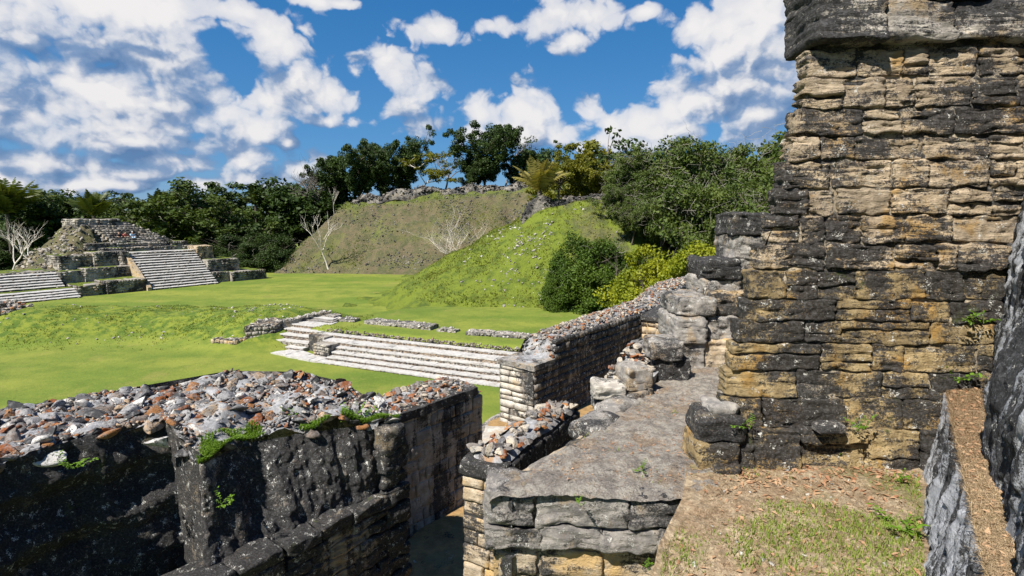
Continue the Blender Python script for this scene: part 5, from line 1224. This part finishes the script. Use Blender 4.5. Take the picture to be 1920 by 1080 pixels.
for i, (u, v, Y) in enumerate([(-120, 372, 95), (-40, 385, 102), (60, 388, 108), (140, 372, 112), (215, 378, 112), (300, 376, 113), (375, 378, 112), (440, 365, 114), (500, 380, 112), (550, 362, 116), (-90, 400, 84), (610, 372, 118)]):
    tree(['forest_a', 'forest_b', 'forest_c'][i % 3], 'broadleaf_tree', 'dark crown rising behind the ' + ['left frame edge trees', 'left edge palm', 'white bare trees', 'palm left of the summit', 'summit palm', 'temple summit', 'top of the broad stair', 'bare forest crown', 'small forest palm', 'foot of the brown mound', 'far left frame edge', 'left shoulder of the brown mound'][i], 'tree', u, v, Y, 11, group='back row of the forest belt', widen=1.25, base=0)
# low undergrowth closing the foot of the belt
for (u, v, Y, lab) in [(10, 455, 84, 'dark bush between the two white bare trees and the frame edge'), (70, 462, 86, 'dark bush right of the white bare trees'), (440, 440, 88, 'dark bush behind the right end of the temple'), (500, 440, 90, 'dark bush between the temple and the mound foot'), (515, 445, 88, 'dark bush against the left foot of the brown mound'), (390, 430, 92, 'dark bush behind the top of the broad stair'), (-30, 450, 82, 'dark bush cut by the left frame edge'), (110, 440, 92, 'dark bush behind the rubble flank of the temple'), (470, 455, 86, 'low dark bush just right of the temple wall')]:
    tree('bush', 'undergrowth_bush', lab, 'bush', u, v, Y, 6, group='bushes at the foot of the forest', widen=1.35, base=-.2, mats=M['leaf_dark'])
# on top of the brown mound
for (u, v, Y, k_, lab, w_) in [(670, 268, 100, 'hill_b', 'tall dark tree at the left end of the brown mound top', .8), (720, 300, 101, 'hill_a', 'dark tree second from the left on the brown mound', .9), (755, 262, 103, 'hill_a', 'tall dark tree left of the big bare tree on the mound', .85),
                            (905, 238, 101, 'hill_b', 'tallest dark tree on the brown mound, right of the bare one', .95), (880, 300, 99, 'hill_b', 'lower dark tree in front of the tallest one on the mound', .9), (970, 285, 104, 'hill_b', 'dark tree behind the golden palm', .8), (1010, 282, 106, 'hill_a', 'dark rounded tree above the golden palm', 1.0), (945, 262, 108, 'sparse', 'thin open-crowned tree right of the tallest dark tree', 1.0), (640, 300, 104, 'hill_b', 'small dark tree over the left shoulder of the mound', .9)]:
    tree(k_, 'broadleaf_tree', lab, 'tree', u, v, Y, 13 if k_ != 'sparse' else 9, widen=w_, group='trees on the brown mound')
tree('airy', 'light_green_tree', 'pale yellow-green tree in front of the bare tree on the mound', 'tree', 782, 292, 98.5, 9, widen=1.0)
tree('bare_dark', 'bare_tree', 'big bare twiggy tree standing between dark trees on the mound', 'tree', 828, 253, 99.5, 11, widen=1.0)
tree('bare_dark', 'bare_tree', 'dark bare tree leaning out over the left shoulder of the mound', 'tree', 618, 290, 98, 11, 1.0, base=6, widen=.9)
tree('bare_dark', 'bare_tree', 'bare crown showing above the forest right of the temple', 'tree', 438, 342, 104, 11, 2.0, widen=.9, base=0)
tree('bare_white', 'bare_tree', 'white-stemmed bare tree at the left edge, nearer the frame side', 'tree', 8, 420, 72, 8, 0.4, widen=1.1)
tree('bare_white', 'bare_tree', 'white-stemmed bare tree at the left, beside the temple flank', 'tree', 42, 412, 75, 8, 2.4, widen=1.1)
tree('bare_white', 'bare_tree', 'thin white bare tree standing at the foot of the brown mound', 'tree', 612, 400, 83.5, 8, 4.0, widen=1.0)
tree('bare_many', 'bare_tree', 'many-stemmed white bare tree behind the green mound slope', 'tree', 885, 385, 78, 7, 1.0, widen=1.15)
tree('bare_white', 'bare_tree', 'small pale bare tree at the left edge of the mound, by the forest', 'tree', 625, 350, 92, 8, 5.0, widen=.6)
# right hand trees behind and beside the green mound
for (u, v, Y, k_, lab, w_, h0) in [(1045, 290, 62, 'olive', 'yellow-green tree just right of the golden palm', .85, 9.5), (1120, 298, 63, 'olive', 'yellow-green tree left of the vine-covered mass', .95, 9.5), (1075, 300, 72, 'olive', 'olive tree behind the yellow-green pair', 1.0, 9.5),
                                 (1215, 296, 52, 'vine_a', 'vine-draped tree at the left of the dark green mass', 1.0, 11), (1300, 285, 50, 'vine_b', 'vine-draped tree in the middle of the dark green mass', 1.05, 11), (1385, 288, 52, 'vine_a', 'vine-draped tree beside the tower edge', 1.05, 11), (1450, 268, 58, 'vine_b', 'tall vine-draped tree half hidden by the tower', 1.0, 11),
                                 (1165, 345, 50, 'vine_b', 'lower vine-draped tree over the green mound slope', .85, 11), (1255, 350, 46, 'vine_a', 'nearest vine-draped tree, above the golden shrubs', .85, 11), (1345, 340, 45, 'vine_b', 'low vine-draped tree above the golden shrubs', .9, 11), (1185, 385, 48, 'vine_a', 'low vine-draped tree between the round bush and the dark mass', .75, 11), (1260, 300, 64, 'vine_a', 'vine-draped tree at the back of the dark green mass', 1.1, 11), (1160, 318, 66, 'vine_b', 'vine-draped tree behind the yellow-green pair', 1.0, 11)]:
    tree(k_, 'vine_covered_tree' if 'vine' in k_ else 'yellow_green_tree', lab, 'tree', u, v, Y, h0, widen=w_)
for (u, v, Y, lab) in [(1560, 292, 62, 'vine-draped tree hidden behind the tower, first from its edge'), (1680, 288, 66, 'vine-draped tree hidden behind the middle of the tower'), (1820, 285, 62, 'vine-draped tree hidden behind the right part of the tower')]: tree('vine_a', 'vine_covered_tree', lab, 'tree', u, v, Y, 11, widen=1.3)
tree('sparse', 'sparse_tree', 'dark sparse-leaved tree rising behind the yellow-green pair', 'tree', 1115, 270, 75, 9, widen=1.1)
tree('sparse', 'sparse_tree', 'dark sparse-leaved tree just left of its twin above the vine mass', 'tree', 1160, 282, 77, 9, widen=1.0)
tree('bare_dark', 'bare_tree', 'bare twigs sticking up behind the vine-draped mass', 'tree', 1360, 274, 66, 11, widen=1.0)
for (u, v, Y, lab, w_) in [(1108, 450, 42.0, 'large round dark green bush at the foot of the green mound', 1.05), (1052, 500, 41.5, 'lower left part of the bush clump at the mound foot', .75), (1175, 475, 41.5, 'right-hand bush of the clump at the mound foot', .85)]:
    tree('bush', 'leafy_bush', lab, 'bush', u, v, Y, 6, widen=w_)
for (u, v, Y, lab, w_) in [(1222, 470, 37, 'golden-yellow shrub beside the dark green bush', 1.0), (1285, 462, 36, 'golden-yellow shrub in the middle behind the rubble wall', 1.0), (1345, 455, 35, 'golden-yellow shrub by the stepped wall end', 1.0), (1315, 482, 33, 'golden-yellow shrub closest to the rubble wall', .9), (1252, 495, 34.5, 'golden-yellow shrub at the lower left of the row', .9), (1392, 460, 35, 'golden-yellow shrub half hidden by the tower', 1.0)]:
    tree('gold', 'golden_shrub', lab, 'shrub', u, v, Y, 4, widen=w_)

def palm(name, label, u, vtop, Y, mat, nfr, flen, seed, base=None, trunk_h=None, group=None):
    rg = np.random.default_rng(seed); x, zt = at_top(u, vtop, Y); zb = surf1(x, Y) if base is None else base
    hc = max(.8, (zt - zb) - flen * .72) if trunk_h is None else trunk_h
    t = thing(name, (x, Y, zb), label, 'palm', group)
    V, F = tube([(0, 0, -.3), (.05, 0, hc * .5), (0, 0, hc)], [.32, .24, .26], 9); obj('trunk', disp3(V, 5, .03, seed) + np.array([x, Y, zb]), F, M['bark'], t, True)
    for i in range(nfr):
        a = i * 2.4 + rg.uniform(-.2, .2); el = rg.uniform(.75, 1.5); L = flen * rg.uniform(.8, 1.1); n = 16
        p = np.array([0, 0, hc]); dr = np.array([math.cos(a) * math.cos(el), math.sin(a) * math.cos(el), math.sin(el)]); P = [p]
        for k in range(n): dr = dr + np.array([0, 0, -.035 - .045 * k / n]); dr /= np.linalg.norm(dr); P.append(P[-1] + dr * L / n)
        P = np.array(P); b = Bag(); b.add(*tube(P, np.linspace(.05, .012, n + 1), 4))
        Vs, Fs = [], []
        side = np.cross(dr, [0, 0, 1]); side = np.array([-math.sin(a), math.cos(a), 0])
        for k in range(2, n + 1):
            for sgn in (-1, 1):
                for q_ in (0.0, .5):
                    o_ = P[k - 1] * (1 - q_) + P[k] * q_; tn = P[k] - P[k - 1]; tn /= np.linalg.norm(tn); ll = L * .26 * (math.sin(math.pi * (.12 + .86 * k / n)) + .12)
                    dl = side * sgn * .85 + tn * .55 + np.array([0, 0, -.22 + rg.normal() * .12]); dl /= np.linalg.norm(dl); e_ = o_ + dl * ll; w_ = tn * .055 * flen / 4
                    m = len(Vs); Vs += [o_ - w_, o_ + w_, o_ + dl * ll * .6 + w_ * .8, e_ + np.array([0, 0, -.12 * ll])]; Fs.append([m, m + 1, m + 2, m + 3])
        b.add(np.array(Vs), np.array(Fs)); V, F = b.get(); obj('frond', V + np.array([x, Y, zb]), F, mat, t, False, origin=(x, Y, zb + hc))
palm('palm_tree', 'golden-green palm standing on the green mound beside the dark wall', 1012, 308, 55, M['palm_gold'], 24, 3.7, 1)
palm('palm_tree', 'dark palm cut by the left frame edge above the forest', 6, 338, 82, M['palm'], 20, 7.0, 2, base=0)
palm('palm_tree', 'dark palm left of the temple summit', 172, 364, 84, M['palm'], 20, 4.6, 3, base=0)
palm('palm_tree', 'green palm showing above the trees behind the temple', 300, 366, 94, M['palm'], 18, 4.2, 4, base=0)
palm('palm_tree', 'small palm above the forest near the bare crown', 478, 358, 100, M['palm'], 14, 3.6, 5, base=0)

# ---------------------------------------------------------------- people on the temple
def person(label, f, g, zseat, shirt, legs, skin, hair, seed):
    base = T(f, g, zseat); rg = np.random.default_rng(seed)
    t = thing('person', base, label, 'person')
    def skin_mesh(name, verts, edges, radii, col, root=0):
        me = bpy.data.meshes.new(name); me.from_pydata([tuple(v) for v in verts], edges, []); o = bpy.data.objects.new(name, me); COL.objects.link(o); o.parent = t
        md = o.modifiers.new('skin', 'SKIN'); me.skin_vertices or None
        for i, r in enumerate(radii): me.skin_vertices[0].data[i].radius = (r, r)
        me.skin_vertices[0].data[root].use_root = True
        sb = o.modifiers.new('sub', 'SUBSURF'); sb.levels = 1; sb.render_levels = 1
        me.materials.append(col); return o
    FW = -TG; SD = TF
    def L(s, u_, z): return tuple(np.array([*(FW * s + SD * u_), z]))
    # one body: pelvis, spine, neck, head, arms and legs in a seated pose
    v = [L(0, 0, .10), L(.02, 0, .32), L(.05, 0, .52), L(.07, 0, .62), L(.09, 0, .70), L(.11, 0, .80),
         L(.04, .19, .50), L(.10, .27, .27), L(.32, .18, .18), L(.40, .15, .17), L(.04, -.19, .50), L(.12, -.27, .27), L(.32, -.15, .18), L(.40, -.12, .17),
         L(.06, .10, .09), L(.44, .12, .12), L(.46, .12, -.30), L(.60, .13, -.34), L(.06, -.10, .09), L(.44, -.12, .12), L(.46, -.12, -.30), L(.60, -.13, -.34)]
    e = [(0, 1), (1, 2), (2, 3), (3, 4), (4, 5), (2, 6), (6, 7), (7, 8), (8, 9), (2, 10), (10, 11), (11, 12), (12, 13), (0, 14), (14, 15), (15, 16), (16, 17), (0, 18), (18, 19), (19, 20), (20, 21)]
    r = [.13, .12, .12, .06, .09, .08, .06, .045, .035, .04, .06, .045, .035, .04, .09, .065, .045, .04, .09, .065, .045, .04]
    skin_mesh('body', v, e, r, skin)
    skin_mesh('shirt', [v[0], v[1], v[2], v[6], v[7], v[10], v[11]], [(0, 1), (1, 2), (2, 3), (3, 4), (2, 5), (5, 6)], [.15, .145, .14, .085, .065, .085, .065], shirt)
    skin_mesh('trousers', [v[0], v[14], v[15], v[16], v[18], v[19], v[20]], [(0, 1), (1, 2), (2, 3), (0, 4), (4, 5), (5, 6)], [.14, .105, .082, .06, .105, .082, .06], legs)
    skin_mesh('hair', [L(.05, 0, .74), L(.06, 0, .84), L(.10, 0, .89)], [(0, 1), (1, 2)], [.07, .10, .07], hair)
sk = plain('skin', (0.45, 0.28, 0.2), .1); bk_ = plain('black_cloth', (0.02, 0.02, 0.022), .2); rd = plain('red_cloth', (0.5, 0.09, 0.07), .2); lb = plain('light_blue_cloth', (0.38, 0.55, 0.72), .15); wh = plain('white_cloth', (0.7, 0.7, 0.7), .1); hr = plain('dark_hair', (0.03, 0.022, 0.018), .2)
zst = 5.3 + 2 * .27
person('person in dark clothes seated on the temple steps, left of the trio', 1.5, 10.05, zst, bk_, bk_, sk, hr, 1)
person('person in a red top seated in the middle on the temple steps', 2.2, 10.05, zst, rd, bk_, sk, hr, 2)
person('person in light blue seated on the temple steps, right of the trio', 3.0, 10.05, zst, lb, lb, sk, wh, 3)

# ---------------------------------------------------------------- terrace grass, litter and weeds
GR = np.random.default_rng(91)
def gmask(x, y):
    P = np.stack([x, y, 0 * x], 1); return fbm(P * 1.9, 4, 301) + .25 * sst(2.9 - y, -.2, .8) + .12
def blades(name, label, n, fn, hmin, hmax, mat, wid=.0032, bend=.6, seed=0):
    rg = np.random.default_rng(seed); P, H_ = fn(n, rg); m = len(P); a = rg.uniform(0, 6.28, m); h = hmin + (hmax - hmin) * H_ * rg.random(m)
    s = np.stack([np.cos(a), np.sin(a), 0 * a], 1) * wid * rg.uniform(.7, 1.5, m)[:, None]; b_ = rg.uniform(0, 6.28, m); bd = np.stack([np.cos(b_), np.sin(b_), 0 * a], 1) * (h * bend * rg.random(m))[:, None]
    up = np.stack([0 * h, 0 * h, h], 1)
    V = np.stack([P - s, P + s, P + up * .6 + bd * .35 + s * .7, P + up * .6 + bd * .35 - s * .7, P + up * (1 - .25 * bend) + bd], 1).reshape(-1, 3); i = np.arange(m)[:, None] * 5
    o = obj(name, V, [np.concatenate([i, i + 1, i + 2, i + 3], 1), np.concatenate([i + 3, i + 2, i + 4], 1)], mat, None, False, kind='stuff'); o['label'] = label
def soil_pts(n, rg, thr=.0):
    x = rg.uniform(.7, 2.95, n); y = rg.uniform(1.5, 3.5, n)
    ok = (x > np.interp(y, [0.9, 2.3, 2.63, 3.0, 3.6], [0.5, 0.66, 0.8, 1.12, 1.35])) & (x < np.interp(y, [1.4, 3.5], [1.25, 2.76]))
    x, y = x[ok], y[ok]; z = 6.385 + 0.012 * fbm(np.stack([x, y, 0 * x], 1) * 2.4, 4, 70) - 0.20 * (1 - sst(y, 2.1, 3.0)) * (1 - sst(x, 0.7, 2.0))
    g = gmask(x, y); return x, y, z, g
def green_fn(n, rg):
    x, y, z, g = soil_pts(n, rg); k = rg.random(len(x)) < np.clip((g + .10) * 1.0, 0.0, .8) * (1 - .75 * sst(y, 2.95, 3.35)); return np.stack([x, y, z - .004], 1)[k], np.clip(.5 + g[k], .3, 1.2)
def dry_fn(n, rg):
    x, y, z, g = soil_pts(n, rg); return np.stack([x, y, z - .003], 1), np.ones(len(x))
blades('grass', 'short green grass in patches on the terrace', 52000, green_fn, .012, .045, M['blade'], .0022, .9, 1)
blades('dry_grass', 'dead straw lying among the terrace grass', 22000, dry_fn, .006, .022, M['straw'], .0016, 2.4, 2)
def mat_fn(n, rg):
    t = rg.random(n); w_ = rg.random(n) ** .8; i = (t * (nL - 1)).astype(int); p = STEP[0][i] * (1 - w_[:, None]) + STEP[1][i] * w_[:, None]; return p + np.array([0, 0, -.002]), np.ones(n)
blades('dry_grass', 'mat of brown dry grass on the narrow step under the sloping wall', 42000, mat_fn, .008, .03, M['straw'], .0014, 2.2, 3)
def hang_fn(n, rg):
    t = rg.random(n); i = (t * (nL - 1)).astype(int); return STEP[0][i] + np.array([.8, -.6, 0]) * rg.uniform(-.01, .02, n)[:, None] + np.array([0, 0, -.012]), np.ones(n)
blades('dry_grass', 'fringe of dry grass along the edge of the narrow step', 5000, hang_fn, .015, .05, M['straw'], .0014, 1.6, 4)
def wall_fn(n, rg):
    i = rg.integers(k1, NU, n); w_ = rg.random(n) ** 1.5 * .17 - .035; p = A_[i] * (1 - w_[:, None]) + B_[i] * w_[:, None]; p[:, 2] = idw(ctrl, p) + .04 - .5 * np.maximum(0, -w_); g = fbm(p * 3, 3, 77); k = g > -.45; return p[k], np.clip(.5 + g[k], .3, 1)
blades('grass', 'green weeds growing along the broken edge of the black-faced wall', 18000, wall_fn, .03, .09, M['weed'], .004, 1.0, 5)
def ledge_fn(n, rg):
    x = rg.uniform(0, 2.3, n); y = rg.uniform(3.15, 5.8, n); ok = (x > np.interp(y, [3.08, 6.0], [-.05, 2.0])) & (x < np.interp(y, [3.0, 5.78], [1.13, 2.2])); x, y = x[ok], y[ok]; g = fbm(np.stack([x, y, 0 * x], 1) * 3.5, 3, 88); k = g > .38; return np.stack([x[k], y[k], np.full(k.sum(), 6.38)], 1), np.ones(k.sum())
blades('grass', 'thin sprigs of grass on the worn ledge', 5000, ledge_fn, .01, .03, M['blade'], .002, 1.0, 6)
# fallen leaves
def litter(name, label, P, size, mat, rg):
    m = len(P); a = rg.uniform(0, 6.28, m); s = size * rg.uniform(.5, 1.3, m); e1_ = np.stack([np.cos(a), np.sin(a), rg.normal(size=m) * .25], 1) * s[:, None]; e2_ = np.stack([-np.sin(a), np.cos(a), rg.normal(size=m) * .25], 1) * (s * .4)[:, None]
    z = np.array([0, 0, 1]) * (s * .3)[:, None]
    V = np.stack([P - e1_, P + e2_ + z, P + e1_, P - e2_ + z * .7, P], 1).reshape(-1, 3); i = np.arange(m)[:, None] * 5
    o = obj(name, V, [np.concatenate([np.concatenate([i + q_, i + (q_ + 1) % 4, i + 4], 1) for q_ in range(4)])], mat, None, False, kind='stuff'); o['label'] = label
x, y, z, g = soil_pts(5200, GR); k = (GR.random(len(x)) < .16 + .8 * sst(y, 2.9, 3.3) * (x > 1.4)); litter('leaf_litter', 'brown fallen leaves along the foot of the tower', np.stack([x, y, z + .006], 1)[k], .02, M['litter'], GR)
t_ = GR.random(420); i_ = (t_ ** 1.0 * (nL - 1)).astype(int); w_ = GR.random(420)[:, None]; litter('leaf_litter', 'curled brown leaves on the narrow step', STEP[0][i_] * (1 - w_) + STEP[1][i_] * w_ + np.array([0, 0, .01]), .018, M['litter'], GR)
lx = GR.uniform(.1, 2.2, 5000); ly = GR.uniform(3.2, 5.7, 5000); ok = (lx > np.interp(ly, [3.08, 6.0], [-.05, 2.0])) & (lx < np.interp(ly, [3.0, 5.78], [1.13, 2.2])); litter('leaf_litter', 'small dry flakes on the worn ledge', np.stack([lx[ok], ly[ok], np.full(ok.sum(), 6.393)], 1), .010, M['litter'], GR)
b = Bag(); x, y, z, g = soil_pts(500, GR); rock_stuff(b, np.stack([x, y, z], 1), .004 + .02 * GR.random(len(x)) ** 4, GR, ROCKS_LO); V, F = b.get(); obj('pebbles', V, F, M['rubble_pale'], None, True, kind='stuff')['label'] = 'pebbles scattered on the terrace soil'
# leafy weeds
def weed(label, p, s, nleaf, seed, mat=None):
    rg = np.random.default_rng(seed); t = thing('weed', p, label, 'weed', 'weeds growing from the old masonry'); p = np.array(p)
    for i in range(max(4, nleaf // 2)):                     # each sprig: a bent stalk with small paired leaflets
        a = i * 2.4 + rg.uniform(-.5, .5); el = rg.uniform(.35, 1.35); L = s * rg.uniform(.45, 1.1); d_ = np.array([math.cos(a) * math.cos(el), math.sin(a) * math.cos(el), math.sin(el)])
        o_ = p + np.array([rg.normal(), rg.normal(), 0]) * s * .22; path = [o_]
        for k in range(6): d_ = d_ + np.array([0, 0, -.06]) + rg.normal(size=3) * .08; d_ /= np.linalg.norm(d_); path.append(path[-1] + d_ * L / 6)
        b = Bag(); b.add(*tube(path, np.linspace(.0022, .0008, 7), 3))
        for k in range(1, 7):
            for sg in (-1, 1):
                ax = np.array([-math.sin(a), math.cos(a), 0]) * sg + d_ * .5 + rg.normal(size=3) * .35; ax /= np.linalg.norm(ax); ll = L * rg.uniform(.14, .3); w_ = np.cross(ax, [0, 0, 1]); w_ /= np.linalg.norm(w_) + 1e-6; w_ *= ll * .32
                q_ = path[k]; b.add(np.array([q_, q_ + ax * ll * .5 + w_, q_ + ax * ll + np.array([0, 0, -.1 * ll]), q_ + ax * ll * .5 - w_]), np.array([[0, 1, 2, 3]]))
        V, F = b.get(); obj('sprig', V, F, mat or M['weed'], t, False)
weed('bright weed beside the flat stone on the tower base course', at_y(1612, 805, 3.33), .12, 12, 1)
weed('weed in the crevice where tower and sloping wall meet, upper', at_y(1835, 605, 3.45), .13, 12, 2)
weed('weed at the top of the narrow dry-grass step', at_y(1790, 712, 3.46), .15, 14, 3)
weed('small weed at the foot of the tower, middle', at_z(1560, 870, 6.39), .10, 10, 4)
weed('weed at the foot of the corner plinth stone', at_z(1362, 865, 6.39), .12, 10, 5)
weed('weed in the joint behind the corner plinth stone', at_y(1395, 800, 3.36), .10, 10, 6)
weed('weed in front of the tower, right of the middle', at_z(1690, 905, 6.39), .10, 10, 7)
weed('tuft of broad blades in the middle of the terrace grass', at_z(1680, 985, 6.38), .15, 16, 8)
weed('bright weed on the black-faced wall, lower left', at_z(135, 880, 6.0), .16, 16, 9)
weed('leafy weed on the edge of the black-faced wall, right end', at_z(665, 785, 5.82), .24, 18, 10)
weed('leafy weed on the edge of the black-faced wall, middle', at_z(548, 790, 5.86), .18, 18, 11)
weed('weed on the terrace at the foot of the stepped wall end', at_z(1305, 672, 6.40), .18, 14, 12)
weed('weed on the far part of the ledge near the tower', at_z(1350, 680, 6.40), .12, 12, 13)
weed('small weed in the middle of the worn ledge', at_z(1205, 885, 6.40), .08, 10, 14)
weed('small weed at the front of the worn ledge', at_z(1090, 945, 6.40), .07, 10, 15)
weed('small weed at the lower corner of the ledge front', at_z(1205, 1062, 6.2), .07, 8, 16)
weed('weed hanging on the black face below the wall edge', at_y(420, 945, 4.55), .14, 12, 17)
